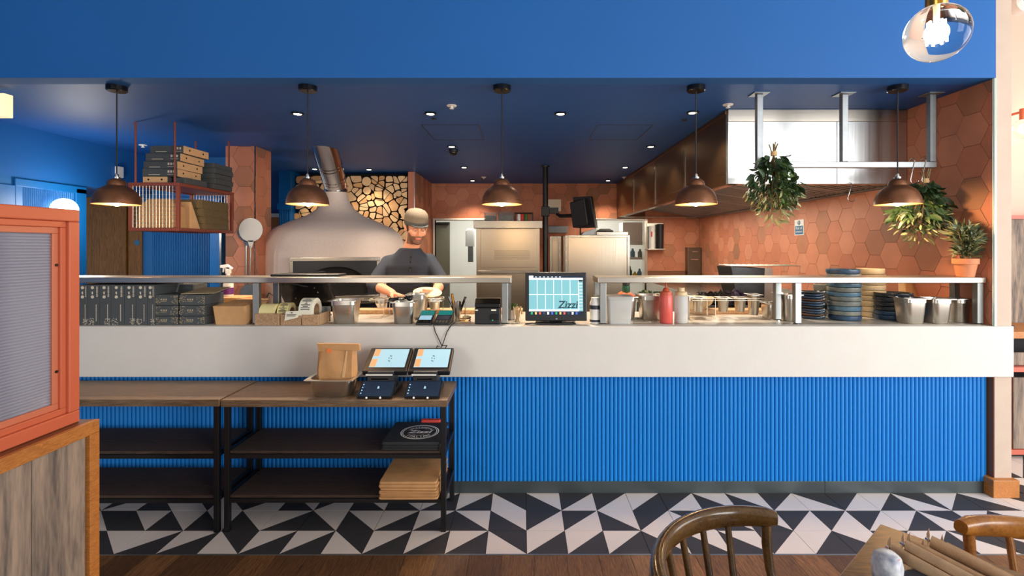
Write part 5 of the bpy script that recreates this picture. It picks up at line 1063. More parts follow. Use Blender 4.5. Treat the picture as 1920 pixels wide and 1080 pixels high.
# black printed bags
def flat_bag(name, label, cat, x0, x1, d0, d1, z, h, m, grp, yaw=0, sag=0):
    cx, cy = (x0+x1)/2, (d0+d1)/2
    b = MB(); b.rloft([(cx, cy, (x1-x0)/2-.004, (d1-d0)/2-.004, .01, z), (cx, cy, (x1-x0)/2, (d1-d0)/2, .012, z+h*.45), (cx, cy, (x1-x0)/2-.003, (d1-d0)/2-.003, .012, z+h)])
    o = b.build(name, m, smooth=30); o.rotation_euler.z = yaw; return tag(o, label, cat, grp)
z = .4215
bn = ['lowest', 'second lowest', 'middle', 'second highest']
for i in range(4): flat_bag('carrier_bag', 'flat black carrier bag on the console shelf, %s in the pile' % bn[i], 'bag', PX(714, 2.62)+random.uniform(-.004, .004), PX(823, 2.62), 2.618+random.uniform(0, .006), 2.93, z, .0085, 'black_matte', 'black carrier bags on the console shelf'); z += .009
t = thing('carrier_bag', 'topmost black carrier bag with a round white printed emblem', 'bag', (PX(770, 2.62), 2.77, z), 'black carrier bags on the console shelf')
part(t, 'bag', 'black_matte', lambda b: b.rloft([(PX(770, 2.62), 2.775, .155, .155, .012, z), (PX(770, 2.62), 2.775, .152, .152, .012, z+.008)]), smooth=30)
zz = z+.0088; ex, ey = PX(775, 2.62)+.004, 2.768
def ringq(b, r0, r1, n=48, a0=0, a1=2*PI, sx=1.0):
    for i in range(n):
        p, q = a0+(a1-a0)*i/n, a0+(a1-a0)*(i+1)/n
        b.quad((ex+r0*math.cos(p)*sx, ey+r0*math.sin(p), zz), (ex+r1*math.cos(p)*sx, ey+r1*math.sin(p), zz), (ex+r1*math.cos(q)*sx, ey+r1*math.sin(q), zz), (ex+r0*math.cos(q)*sx, ey+r0*math.sin(q), zz))
def emblem(b):
    ringq(b, .099, .105); ringq(b, .090, .094)
    ringq(b, .050, .053, 20, math.radians(50), math.radians(130)); ringq(b, .050, .053, 20, math.radians(230), math.radians(310))
    b.text('Zizzi', .056, (ex, ey-.018, zz), (1.15, 0, 0), (0, 1, 0), shear=.2, bold=.0012)
    for txt, rr, size, top in (('INDEPENDENT', .061, .020, True), ('ITALIAN', .0815, .030, False)):
        w_ = size*(.72 if top else .74); tot = w_*(len(txt)-1)/rr
        for i, ch in enumerate(txt):
            if top: an = PI/2+tot/2-tot*i/(len(txt)-1); rt = (math.sin(an), -math.cos(an)); up = (math.cos(an), math.sin(an)); r_ = rr
            else: an = -PI/2-tot/2+tot*i/(len(txt)-1); rt = (-math.sin(an), math.cos(an)); up = (-math.cos(an), -math.sin(an)); r_ = rr
            b.text(ch, size, (ex+r_*math.cos(an), ey+r_*math.sin(an), zz), (rt[0], rt[1], 0), (up[0], up[1], 0), bold=.0006)
part(t, 'printed_emblem', 'sign_white', emblem, fix=False)
tag(MB().rloft([(PX(800, 2.8), 2.935, .075, .018, .012, .4215), (PX(800, 2.8), 2.935, .06, .02, .012, .462), (PX(800, 2.8), 2.935, .055, .014, .01, .478)]).build('red_cloth', 'red_cloth', smooth=40), 'folded red cloth behind the black carrier bags', 'cloth')
z = .1905; bn = ['lowest', 'second from the bottom', 'third from the bottom', 'fourth from the bottom', 'fifth from the bottom', 'third from the top', 'second from the top', 'topmost']
for i in range(8):
    h = [.012, .008, .007, .008, .007, .012, .02, .016][i]
    flat_bag('paper_bag', 'flat brown paper bag on the low console shelf, %s' % bn[i], 'paper bag', PX(709+(i % 3)*1.5, 2.57), PX(821-(i % 2)*2, 2.57), 2.565+.008*random.random(), 2.92, z, h, 'kraft_bag', 'brown paper bags on the console shelf', random.uniform(-.015, .015)); z += h+.0004
# tray with standing paper bag
tz = CZT+.0005; rzp = .79
t = thing('tray_pan', 'shallow steel pan on the console holding a paper bag', 'steel pan', (-1.03, 2.72, tz))
cx, cy, hx, hy = -1.015, 2.712, .115, .085
part(t, 'tub', 'pan_steel', lambda b: b.rloft([(cx, cy, hx*.8, hy*.78, .04, tz), (cx, cy, hx*.86, hy*.84, .04, tz+.012), (cx, cy, hx*.98, hy*.98, .04, rzp-.012), (cx, cy, hx, hy, .04, rzp-.003), (cx, cy, hx-.003, hy-.003, .04, rzp-.003), (cx, cy, hx*.84, hy*.82, .04, tz+.012), (cx, cy, hx*.6, hy*.6, .03, tz+.008)]), smooth=40)
part(t, 'rim', 'pan_steel', lambda b: b.rloft([(cx, cy, hx-.004, hy-.004, .04, rzp-.004), (cx, cy, hx+.016, hy+.014, .012, rzp-.004), (cx, cy, hx+.016, hy+.014, .012, rzp), (cx, cy, hx-.004, hy-.004, .04, rzp)], cap0=False, cap1=False), smooth=30)
def paperbag(b):
    x0, x1, d0, d1 = PX(595, 2.7), PX(668, 2.7), 2.672, 2.748; zt = PZ(648, 2.7); n = 12; rows = []
    for k in range(9):
        q = k/8; zz_ = tz+.012+(zt-tz-.012)*q; row = []
        dep = (d1-d0)/2*(1-.82*max(0, (q-.55)/.45)); w2 = (x1-x0)/2*(min(1, .80+.5*q)+.02*math.sin(5*q))
        for i in range(n*2):
            u = i/n if i < n else 2-i/n; s_ = -1 if i < n else 1; row.append(((x0+x1)/2+w2*(2*u-1)*(1 if .02 < u < .98 else 1), (d0+d1)/2+s_*dep*(1 if 0 < u < 1 else .3)+.004*math.sin(9*u+3*q+s_), zz_+.006*math.sin(7*u)*(q > .9)))
        rows.append(row)
    vs = sum(rows, []); m_ = 2*n
    b.add(vs, [(j*m_+i, j*m_+(i+1) % m_, (j+1)*m_+(i+1) % m_, (j+1)*m_+i) for j in range(8) for i in range(m_)]+[tuple(range(m_))[::-1]])
t = thing('standing_paper_bag', 'brown paper bag with folded top standing in the steel pan', 'paper bag', (-.99, 2.715, tz+.012))
part(t, 'bag', 'kraft_bag', paperbag, smooth=35)
part(t, 'folded_top', 'kraft_bag', lambda b: b.prism([(PX(593, 2.69), 2.70, PZ(645, 2.69)), (PX(672, 2.69), 2.70, PZ(646, 2.69)), (PX(674, 2.69), 2.695, PZ(658, 2.69)), (PX(620, 2.69), 2.693, PZ(656, 2.69)), (PX(596, 2.69), 2.695, PZ(660, 2.69))], (0, .018, 0)))
part(t, 'seal_sticker', 'seal_orange', lambda b: b.prism([(PX(617, 2.69)+.014*math.cos(2*PI*i/12), 2.689, PZ(658, 2.69)+.014*math.sin(2*PI*i/12)) for i in range(12)], (0, .002, 0)))
part(t, 'side_crease', 'kraft_light', lambda b: b.prism([(PX(640, 2.66), 2.666, PZ(708, 2.66)), (PX(646, 2.66), 2.664, PZ(708, 2.66)), (PX(648, 2.66), 2.69, PZ(658, 2.69)), (PX(645, 2.66), 2.69, PZ(658, 2.69))], (0, .003, 0)))
# order tablets
def tablet(label, xa, up_x0, up_x1, bright):
    """stand with an upper angled touchscreen and a lower tablet"""
    t = thing('order_tablet', label, 'tablet', (PX((up_x0+up_x1)/2, 2.8), 2.78, tz), 'order tablets on the console')
    zb = CZT
    def sl(x0, x1, d0, za, d1, zb_): return [Vector((PX(x0, 2.7), d0, za)), Vector((PX(x1, 2.7), d0, za)), Vector((PX(x1, 2.7), d1, zb_)), Vector((PX(x0, 2.7), d1, zb_))]
    x0, x1 = up_x0, up_x1
    U = sl(x0, x1-4, 2.72, .812, 2.895, .905)
    nrm = (U[1]-U[0]).cross(U[3]-U[0]).normalized()
    up = part(t, 'upper_housing', 'black_plastic', lambda b: b.prism(U, -nrm*.03), bevel=.006)
    L = lambda u, v, e=.0012: U[0].lerp(U[1], u).lerp(U[3].lerp(U[2], u), v)+nrm*e
    part(up, 'upper_screen', 'screen_pale', lambda b: b.quad(L(.12, .16), L(.93, .16), L(.93, .93), L(.12, .93)), fix=False)
    part(up, 'photo_strip', 'screen_orange', lambda b: (b.quad(L(.13, .18, .002), L(.26, .18, .002), L(.26, .5, .002), L(.13, .5, .002)), b.quad(L(.13, .62, .002), L(.26, .62, .002), L(.26, .92, .002), L(.13, .92, .002))), fix=False)
    part(up, 'screen_mark', 'ink_teal', lambda b: [b.quad(L(.53+.03*math.cos(k), .5+.12*math.sin(k), .002), L(.55+.03*math.cos(k), .5+.12*math.sin(k), .002), L(.55+.03*math.cos(k), .54+.12*math.sin(k), .002), L(.53+.03*math.cos(k), .54+.12*math.sin(k), .002)) for k in range(6)], fix=False)
    part(t, 'light_bar', 'white_plastic', lambda b: b.box(PX(x0+10, 2.7), PX(x1-28, 2.7), 2.695, 2.70, .795, .802).box(PX(x0+20, 2.7), PX(x1-36, 2.7), 2.70, 2.705, .772, .778))
    part(t, 'neck', 'black_plastic', lambda b: b.box(PX(x0+12, 2.7), PX(x1-26, 2.7), 2.70, 2.80, zb+.03, .815), bevel=.004)
    part(t, 'foot', 'black_plastic', lambda b: b.box(PX(x0+8, 2.7), PX(x1-22, 2.7), 2.70, 2.86, tz, zb+.03), bevel=.004)
    W = [Vector((PX(xa, 2.61), 2.612, zb+.010)), Vector((PX(xa+67, 2.61), 2.612, zb+.010)), Vector((PX(xa+67, 2.61)+.004, 2.70, zb+.075)), Vector((PX(xa, 2.61)+.004, 2.70, zb+.075))]
    n2 = (W[1]-W[0]).cross(W[3]-W[0]).normalized()
    lo = part(t, 'lower_tablet', 'black_gloss', lambda b: b.prism(W, -n2*.009), bevel=.002)
    L2 = lambda u, v, e=.0012: W[0].lerp(W[1], u).lerp(W[3].lerp(W[2], u), v)+n2*e
    part(lo, 'lower_screen', 'screen_dark', lambda b: b.quad(L2(.04, .06), L2(.96, .06), L2(.96, .94), L2(.04, .94)), fix=False)
    part(lo, 'screen_icon', 'screen_pale', lambda b: [b.quad(L2(.07, .2+.17*k, .002), L2(.10, .2+.17*k, .002), L2(.10, .26+.17*k, .002), L2(.07, .26+.17*k, .002)) for k in range(4)]+[b.quad(L2(.50, .5, .002), L2(.56, .5, .002), L2(.55, .62, .002), L2(.51, .66, .002))], fix=False)
    part(t, 'lip_peg', 'white_plastic', lambda b: b.ball((PX(xa+18, 2.6), 2.607, zb+.009), .006, 8, 6).ball((PX(xa+44, 2.6), 2.607, zb+.009), .006, 8, 6))
tablet('order tablet stand beside the paper bag pan', 668, 676, 764, True); tablet('order tablet stand at the end of the console top', 757, 762, 846, False)
tag(MB().tube([(PX(822, 3.04), 3.06, ZC+.012), (PX(813, 2.98), 2.978, ZC+.008), (PX(816, 2.97), 2.972, ZC-.03), (PX(828, 2.96), 2.965, ZC-.11), (PX(838, 2.93), 2.93, .91), (PX(832, 2.92), 2.92, .885)], .003, 6).build('cable', 'black_matte', smooth=60), 'thin black cable from the card readers, the one hanging straighter', 'cable', 'cables hanging over the counter front')
tag(MB().tube([(PX(852, 3.04), 3.06, ZC+.012), (PX(846, 2.98), 2.978, ZC+.008), (PX(838, 2.97), 2.972, ZC-.03), (PX(828, 2.96), 2.958, ZC-.12), (PX(820, 2.93), 2.925, .91), (PX(818, 2.92), 2.915, .885)], .003, 6).build('cable', 'black_matte', smooth=60), 'thin black cable from the dark card reader crossing the other', 'cable', 'cables hanging over the counter front')
random.seed(3)
for i, l in enumerate(('thin black cable drooping behind the upper console shelf', 'thin black cable looping behind the lower console shelf')):
    z0 = .64 if i == 0 else .40; P = [(PX(700+12*k, 2.99), 2.985, z0-(.09 if i == 0 else .05)*math.sin(PI*k/9)+random.uniform(-.02, .02)) for k in range(10)] if i == 0 else [(PX(605+6*k, 2.99), 2.985, z0-.03*abs(math.sin(k*1.3))) for k in range(9)]
    tag(MB().tube(P, .0035, 6).build('cable', 'black_matte', smooth=60), l, 'cable', 'cables behind the console')
# ------------------------------------------------------------------ booth divider with reeded glass screen
BX = -1.797
dv = thing('booth_divider', 'low booth divider of weathered planks framed in oak', 'divider', (BX-.1, 1.4, 0))
B0, B1, BZ = .5, 2.13, .757
part(dv, 'top_cap', 'cap_wood', lambda b: b.box(BX-.20, BX-.022, B0, B1, BZ-.045, BZ), bevel=.002)
part(dv, 'oak_rail', 'oak_edge_h', lambda b: b.box(BX-.022, BX, B0, B1, BZ-.052, BZ+.001), bevel=.002)
part(dv, 'oak_stile', 'oak_edge', lambda b: b.box(BX-.2, BX, B1-.048, B1, 0, BZ-.0525), bevel=.002)
for i in range(7):
    a = B0+.225*i; part(dv, 'plank', 'weathered', lambda b: b.box(BX-.06, BX-.012-.003*(i % 2), a+.001, min(a+.224, B1-.049), 0, BZ-.053), bevel=.002)
scn_ = thing('glass_screen', 'salmon red framed reeded glass screen on the divider', 'screen', (-1.88, 1.4, BZ))
SXr = -1.854; S0, S1, Z0, Z1 = .55, 2.10, BZ+.0005, 1.642
def frame2(b, x0, x1, e0, e1):
    b.box(x0, x1, S0+e0, S1-e0, Z1-e1, Z1-e0); b.box(x0, x1, S0+e0, S1-e0, Z0+e0, Z0+e1); b.box(x0, x1, S1-e1, S1-e0, Z0+e1, Z1-e1); b.box(x0, x1, S0+e0, S0+e1, Z0+e1, Z1-e1)
part(scn_, 'outer_frame', 'salmon', lambda b: frame2(b, SXr-.06, SXr, 0, .05), bevel=.005)
part(scn_, 'glazing_bead', 'salmon', lambda b: frame2(b, SXr-.05, SXr-.012, .05, .075), bevel=.003)
part(scn_, 'inner_bead', 'salmon_in', lambda b: frame2(b, SXr-.045, SXr-.022, .075, .1), bevel=.002)
def reed(b):
    z_, n = Z0+.078, 0; P = []
    while z_ < Z1-.078:
        for k in range(5): P.append((SXr-.032+.0035*math.sin(PI*k/5), z_+.0115*k/5))
        z_ += .0115
    vs = [(x, S0+.078, z) for x, z in P]+[(x, S1-.078, z) for x, z in P]; m_ = len(P)
    vs += [(SXr-.038, S0+.078, P[0][1]), (SXr-.038, S0+.078, P[-1][1]), (SXr-.038, S1-.078, P[0][1]), (SXr-.038, S1-.078, P[-1][1])]
    b.add(vs, [(i, i+1, m_+i+1, m_+i) for i in range(m_-1)]+[(2*m_, 2*m_+2, 2*m_+3, 2*m_+1)])
part(scn_, 'reeded_glass', 'reeded', reed, smooth=50)
for y in (497, 697):
    d = 2.016; part(scn_, 'screw', 'black_metal', lambda b: b.tube([(SXr-.024, d, PZ(y, d)), (SXr-.019, d, PZ(y, d))], .006, 12))
# ------------------------------------------------------------------ dining table and chairs in the foreground
E1 = Vector((-.755, -.655, 0)).normalized(); E2 = Vector((.655, -.755, 0)).normalized(); TC = Vector((.954, 1.338, 0)); TZ = .75; TS = .78
ctr = TC+E1*TS/2+E2*TS/2
t = thing('dining_table', 'square dark wooden dining table cut by the frame corner', 'table', (ctr.x, ctr.y, 0))
for i in range(5):
    q = TC+E1*TS/2+E2*(TS*(i+.5)/5); part(t, 'top_plank', 'table_wood', lambda b: b.obox((q.x, q.y, TZ-.016), E1*TS/2, E2*(TS/10-.0006), (0, 0, .016)), bevel=.002)
part(t, 'pedestal', 'black_metal', lambda b: b.lathe([(.22, 0), (.22, .012), (.05, .03), (.035, .06), (.035, TZ-.06), (.12, TZ-.034)], (ctr.x, ctr.y, 0), 24), smooth=40)
def chair(label, c, ang, half, m, rz=.79, R=.30):
    t = thing('dining_chair', label, 'chair', (c[0], c[1], 0), 'curved back wooden chairs at the table')
    n = 25; A = [ang-half+2*half*i/(n-1) for i in range(n)]
    pt_ = lambda a, r, z: Vector((c[0]+r*math.cos(a), c[1]+r*math.sin(a), z))
    def rail(b):
        vs = []; k = 12
        for i, a in enumerate(A):
            q = abs(2*i/(n-1)-1); hh = .029-.006*q**4; tt = .017+.006*q**3
            if i in (0, n-1): hh *= .75; tt *= .75
            for j in range(k):
                p = 2*PI*j/k; cs, sn = math.cos(p), math.sin(p); sgn = lambda v: (abs(v)**.75)*(1 if v > 0 else -1)
                vs.append(pt_(a, R+tt*sgn(cs)+.25*(-.012)*sgn(sn), rz-.03+hh*sgn(sn)))
        fs = [(i*k+j, i*k+(j+1) % k, (i+1)*k+(j+1) % k, (i+1)*k+j) for i in range(n-1) for j in range(k)]+[tuple(range(k))[::-1], tuple(range((n-1)*k, n*k))]
        b.add(vs, fs)
    part(t, 'crest_rail', m, rail, smooth=50)
    for q in (-.52, -.31, -.10, .10, .31, .52):
        a = ang+half*q*1.15; part(t, 'spindle', m, lambda b: b.tube([pt_(a, R-.002, rz-.05), pt_(a, R-.03, .62), pt_(a, R-.085, .455)], [.0085, .0095, .0085], 10), smooth=60)
    for s_ in (-1, 1):
        a = ang+s_*half*.92; a2 = ang+s_*half*1.25; part(t, 'back_post', m, lambda b: b.tube([pt_(a, R, rz-.045), pt_(a, R-.004, rz-.10), pt_(a+s_*.02, R-.01, rz-.16), pt_(a+s_*.09, R-.04, .54), pt_(a2, R-.09, .455)], [.013, .013, .012, .012, .013], 12), smooth=60)
    part(t, 'seat', m, lambda b: b.lathe([(.19, .425), (.225, .43), (.23, .445), (.215, .455), (.0001, .448)], (c[0], c[1], 0), 32), smooth=40)
    for k in range(4):
        a = ang+PI/4+PI/2*k; part(t, 'leg', m, lambda b: b.tube([pt_(a, .14, .43), pt_(a, .185, .2), pt_(a, .21, 0)], [.017, .016, .012], 10), smooth=60)
    part(t, 'stretcher', m, lambda b: b.tube([pt_(ang+PI/4, .188, .18), pt_(ang+PI*1.25, .188, .18)], .009, 8).tube([pt_(ang-PI/4, .188, .2), pt_(ang+PI*.75, .188, .2)], .009, 8))
    return t
chair('dark glossy wooden chair with curved crest rail and spindles', (.595, 1.06), math.radians(135), math.radians(62), 'chair_dark')
chair('wooden chair with sunlight put into its honey colour, at the frame edge beyond the table', (1.207, 1.012), math.radians(43), math.radians(60), 'chair_sunlit')
# slate, cutlery pouches and a floral tin on the table
o_ = TC+E1*.24+E2*.22
tag(MB().lathe([(.15, 0), (.155, .006), (.15, .012), (.0001, .012)], (o_.x, o_.y, TZ+.0005), 36, sx=1, sy=.8).build('slate_plate', 'slate', smooth=30), 'dark oval slate plate under the cutlery pouches', 'plate')
v = Vector((.50, -.84, -.10)).normalized(); s_ = Vector((1, .06, 0)).normalized()
lab = ['nearest the floral tin', 'second from the floral tin', 'third from the floral tin', 'third from the table edge', 'second from the table edge', 'nearest the table edge']
for i in range(6):
    p0 = Vector((.862, 1.172, TZ+.042))+s_*(.0245*i)+Vector((0, -.014*(i % 2), .008*((i*2) % 3)-.012)); w2 = (s_*random.uniform(.15, .5)+Vector((0, 0, .9))).normalized(); nn = v.cross(w2).normalized()
    t = thing('cutlery_pouch', 'kraft cutlery pouch with napkin, %s' % lab[i], 'cutlery pouch', p0+v*.1+Vector((0, 0, -.05)), 'cutlery pouches on the dining table')
    part(t, 'pouch', 'napkin', lambda b: b.tube([p0, p0+v*.012, p0+v*.09, p0+v*.17, p0+v*.2], [.0105, .0105, .0098, .009, .0085], 12, sq=(1.5, .7)), smooth=50)
    part(t, 'paper_flap', 'napkin', lambda b: b.prism([p0-v*.002-w2*.010+nn*.006, p0-v*.004+w2*.012+nn*.006, p0-v*.02+w2*.022+s_*.012, p0-v*.022+w2*.006+s_*.014], nn*.0016))
    part(t, 'cutlery', 'chrome', lambda b: b.tube([p0+v*.01, p0-v*.012+w2*.002], .0035, 8))
fx, fy = .80, 1.10
t = thing('floral_tin', 'small white tin with floral print beside the pouches', 'tin', (fx, fy, TZ+.0005))
part(t, 'tin', 'floral', lambda b: b.lathe([(.024, 0), (.028, .004), (.030, .04), (.026, .06), (.017, .068), (.0001, .07)], (fx, fy, TZ+.0005), 24), smooth=50)
part(t, 'rose_print', 'floral_red', lambda b: b.ball((fx+.006, fy-.014, TZ+.058), .012, 10, 8, sc=(1.1, .8, .7)), smooth=60)
# ------------------------------------------------------------------ big bare bulb above
bc = at(1756, 62, 1.13)
t = thing('globe_bulb', 'large clear filament bulb hanging near the blue bulkhead corner', 'bulb', (bc.x, bc.y, bc.z-.0625), )
part(t, 'glass_globe', 'glass', lambda b: b.ball(bc, .0625, 32, 20), smooth=80)
def fil(b):
    for k in range(8): a = 2*PI*k/8; b.tube([(bc.x+.012*math.cos(a), bc.y+.012*math.sin(a), bc.z+.022), (bc.x+.016*math.cos(a+.4), bc.y+.016*math.sin(a+.4), bc.z-.018)], .0022, 5)
part(t, 'filament', 'filament', fil)
part(t, 'glass_stem', 'glass_edge', lambda b: b.tube([(bc.x, bc.y, bc.z+.022), (bc.x, bc.y, bc.z+.058)], .005, 8))
part(t, 'brass_holder', 'brass', lambda b: b.lathe([(.019, .055), (.021, .06), (.021, .115), (.012, .125)], bc, 20), smooth=40)
part(t, 'cord', 'black_matte', lambda b: b.tube([(bc.x, bc.y, bc.z+.12), (bc.x, bc.y, 3.7)], .004, 6))
lamp('bulb_light', 'POINT', (bc.x, bc.y, bc.z), 13, (1, .80, .56), t, .02)
# ------------------------------------------------------------------ waiter station past the column
WD = 3.5; wx = PX(1894, WD)
t = thing('waiter_station', 'waiter station with weathered panels and red shelves past the column', 'cabinet', (wx+.5, 3.7, 0))
part(t, 'back_board', 'weathered', lambda b: b.box(wx, wx+1.2, 3.92, 3.96, .06, PZ(411, 3.92)), bevel=.002)
part(t, 'top_trim', 'red_shelf', lambda b: b.box(wx, wx+1.2, 3.90, 3.97, PZ(411, 3.92), PZ(404, 3.92)), bevel=.002)
part(t, 'worktop', 'oak_edge_h', lambda b: b.box(wx, wx+1.2, WD, 3.915, PZ(635, WD), PZ(622, WD)), bevel=.003)
part(t, 'side_panel', 'red_shelf', lambda b: b.box(wx-.012, wx, WD, 3.96, .03, PZ(635, WD)), bevel=.002)
part(t, 'shelf', 'red_shelf', lambda b: b.box(wx, wx+1.2, WD, 3.915, PZ(698, WD), PZ(689, WD)), bevel=.002)
part(t, 'plinth_shelf', 'red_shelf', lambda b: b.box(wx, wx+1.2, WD, 3.915, PZ(853, WD), PZ(844, WD)), bevel=.002)
part(t, 'plinth', 'black_matte', lambda b: b.box(wx+.03, wx+1.2, WD+.06, 3.91, 0, PZ(853, WD)))
part(t, 'inner_back', 'black_matte', lambda b: b.box(wx+.002, wx+1.2, 3.86, 3.9, PZ(844, WD), PZ(637, WD)))
for i in range(3): part(t, 'drawer_front', 'weathered', lambda b: b.box(wx+.004+.3*i, wx+.29+.3*i, WD+.05, WD+.07, PZ(688, WD), PZ(664, WD)), bevel=.002)
for i in range(3): part(t, 'door', 'weathered', lambda b: b.box(wx+.035+.36*i, wx+.38+.36*i, WD+.012, WD+.034, PZ(843, WD), PZ(709, WD)), bevel=.002)
tag(MB().box(wx+.02, wx+.18, WD+.15, WD+.3, PZ(622, WD)+.001, PZ(622, WD)+.02).build('menu_pile', 'slate', bevel=.003), 'dark menus lying on the oak waiter station top', 'menus')
tag(MB().lathe([(.05, 0), (.06, .02), (.062, .035), (.05, .05), (.0001, .052)], (wx+.08, WD+.25, PZ(689, WD)+.001), 18).build('dark_bowl', 'black_gloss', smooth=40), 'black glossy bowl inside the waiter station', 'bowl')
b3 = at(1921, 241, 4.05)
t = thing('bracket_bulb', 'clear round bulb on a terracotta wall bracket against the pink wall', 'wall lamp', (b3.x, b3.y, b3.z-.08))
part(t, 'bulb', 'glow_white' if 0 else 'glass', lambda b: b.ball(b3, .08, 20, 14), smooth=80)
part(t, 'glow_core', 'glow', lambda b: b.ball(b3, .034, 12, 8), smooth=80)
part(t, 'holder', 'salmon', lambda b: b.lathe([(.03, .07), (.032, .075), (.032, .16), (.0001, .16)], b3, 18), smooth=40)
part(t, 'bracket', 'salmon', lambda b: b.tube([(b3.x, b3.y, b3.z+.14), (b3.x, 4.2, b3.z+.14)], .01, 8))
lamp('bracket_light', 'POINT', (b3.x, b3.y-.1, b3.z), 4, (1, .8, .55), t, .05)
s3 = Vector((PX(1917, 4.15), 4.15, PZ(6, 4.15)))
t = thing('wall_spot', 'round cream wall spotlight high on the pink wall', 'spotlight', (s3.x, s3.y, s3.z-.08))
part(t, 'ring', 'white_ceramic', lambda b: b.tube([(s3.x, 4.2, s3.z), (s3.x, 4.12, s3.z), (s3.x, 4.1, s3.z)], [.08, .08, .06], 24), smooth=40)
part(t, 'lens', 'black_gloss', lambda b: b.tube([(s3.x, 4.101, s3.z), (s3.x, 4.095, s3.z)], .038, 20))
# ------------------------------------------------------------------ the cook behind the counter
def remesh(mb, vox, it=4):
    me = bpy.data.meshes.new('tmp'); me.from_pydata(mb.v, [], mb.f); o = bpy.data.objects.new('tmp', me); COL.objects.link(o)
    bm = bmesh.new(); bm.from_mesh(me); bmesh.ops.recalc_face_normals(bm, faces=bm.faces); bm.to_mesh(me); bm.free()
    m = o.modifiers.new('r', 'REMESH'); m.mode = 'VOXEL'; m.voxel_size = vox
    s = o.modifiers.new('s', 'SMOOTH'); s.factor = .5; s.iterations = it
    dg = bpy.context.evaluated_depsgraph_get(); ev = o.evaluated_get(dg); em = ev.to_mesh()
    r = MB(); r.add([v.co[:] for v in em.vertices], [tuple(p.vertices) for p in em.polygons]); ev.to_mesh_clear()
    bpy.data.objects.remove(o); bpy.data.meshes.remove(me); return r
HC = Vector((-.808, 3.80, 1.630)); yaw, pit = math.radians(28), math.radians(16)
fy_ = Vector((math.sin(yaw)*math.cos(pit), -math.cos(yaw)*math.cos(pit), -math.sin(pit))); fx_ = fy_.cross(Vector((0, 0, 1))).normalized(); fz_ = fx_.cross(fy_)
def hl(x, y, z): return HC+fx_*x+fy_*y+fz_*z
def eball(mb, c, sx, sy, sz, n=18, m=12):
    """ellipsoid in the head's own axes"""
    t = MB(); t.ball((0, 0, 0), 1, n, m)
    mb.add([hl(c[0]+v[0]*sx, c[1]+v[1]*sy, c[2]+v[2]*sz) for v in t.v], t.f)
def capsule(mb, pts, rs, n=14):
    mb.tube(pts, rs, n)
    for p, r in zip(pts, rs): mb.ball(p, r*.995, n, 8)
def hand(mb, w, fw, nrm, thumb, curl=.5, size=1.0):
    """palm, four unequal bent fingers and a thumb leaving the side of the palm"""
    w, fw, nrm = Vector(w), Vector(fw).normalized(), Vector(nrm); nrm = (nrm-fw*nrm.dot(fw)).normalized(); sd = fw.cross(nrm).normalized()*thumb
    P = lambda a, b, c: w+fw*a*size+sd*b*size+nrm*c*size
    mb.add([P(a, b, c) for a in (-.005, .045, .088) for b, c in ((-.038, -.011), (-.038, .011), (.036, .013), (.036, -.012))], [(0,1,2,3),(8,11,10,9)]+[(4*k+i, 4*k+(i+1) % 4, 4*k+4+(i+1) % 4, 4*k+4+i) for k in (0, 1) for i in range(4)])
    for i, (b, ln) in enumerate(((-.030, .062), (-.010, .078), (.010, .084), (.030, .074))):
        pts = [P(.075, b, 0)]; ang = 0
        for k, q in enumerate((.45, .32, .23)):
            ang += curl*(.55, .8, .6)[k]; a = pts[-1]; pts.append(a+(fw*math.cos(ang)+nrm*math.sin(ang))*ln*q*size)
        capsule(mb, pts, [.0092*size, .009*size, .0082*size, .0072*size], 10)
    pts = [P(.012, .026, .004), P(.042, .052, .014), P(.066, .060, .026), P(.088, .052, .036)]
    capsule(mb, pts, [.012*size, .0105*size, .0098*size, .008*size], 10)
SL, SR = Vector((-1.045, 3.90, 1.36)), Vector((-.728, 3.90, 1.375))
EL, ER = Vector((-1.135, 3.80, 1.205)), Vector((-.615, 3.84, 1.222))
WL, WR = Vector((-.925, 3.56, 1.158)), Vector((-.640, 3.60, 1.150))
PXc = -.885
b = MB()
eball(b, (0, -.015, .03), .077, .097, .088); eball(b, (0, .018, -.03), .064, .072, .083); eball(b, (0, .022, -.066), .055, .060, .044); eball(b, (0, .058, -.092), .034, .034, .025)
capsule(b, [hl(0, .088, .008), hl(0, .098, -.012), hl(0, .108, -.028)], [.008, .011, .0135], 10)
for s in (-1, 1):
    eball(b, (s*.012, .098, -.034), .009, .010, .008); eball(b, (s*.040, .058, -.022), .024, .026, .026); eball(b, (s*.078, -.010, -.008), .009, .019, .031)
    capsule(b, [hl(s*.050, .070, .026), hl(s*.026, .086, .028), hl(0, .088, .022)], [.009, .012, .011], 8)
eball(b, (0, .082, -.062), .025, .012, .012)
NB = Vector((-.872, 3.885, 1.455))
capsule(b, [hl(0, -.030, -.05), hl(0, -.03, -.10), NB, NB-Vector((0, -.01, .05))], [.056, .058, .063, .075], 18)
b.rloft([(PXc, 3.92, .155, .10, .09, .92), (PXc, 3.92, .148, .095, .09, 1.08), (PXc, 3.91, .160, .105, .10, 1.28), (PXc, 3.90, .150, .095, .09, 1.36), (PXc, 3.895, .08, .06, .055, 1.43)], 7)
for S_, E_, W_ in ((SL, EL, WL), (SR, ER, WR)):
    capsule(b, [S_, (S_+E_)/2, E_], [.050, .046, .040]); capsule(b, [E_, E_.lerp(W_, .35), W_], [.040, .041, .027])
for s in (-1, 1):
    capsule(b, [(PXc+s*.085, 3.93, .95), (PXc+s*.095, 3.92, .50), (PXc+s*.10, 3.95, .10)], [.085, .058, .042]); capsule(b, [(PXc+s*.10, 3.95, .06), (PXc+s*.11, 3.84, .035)], [.045, .035])
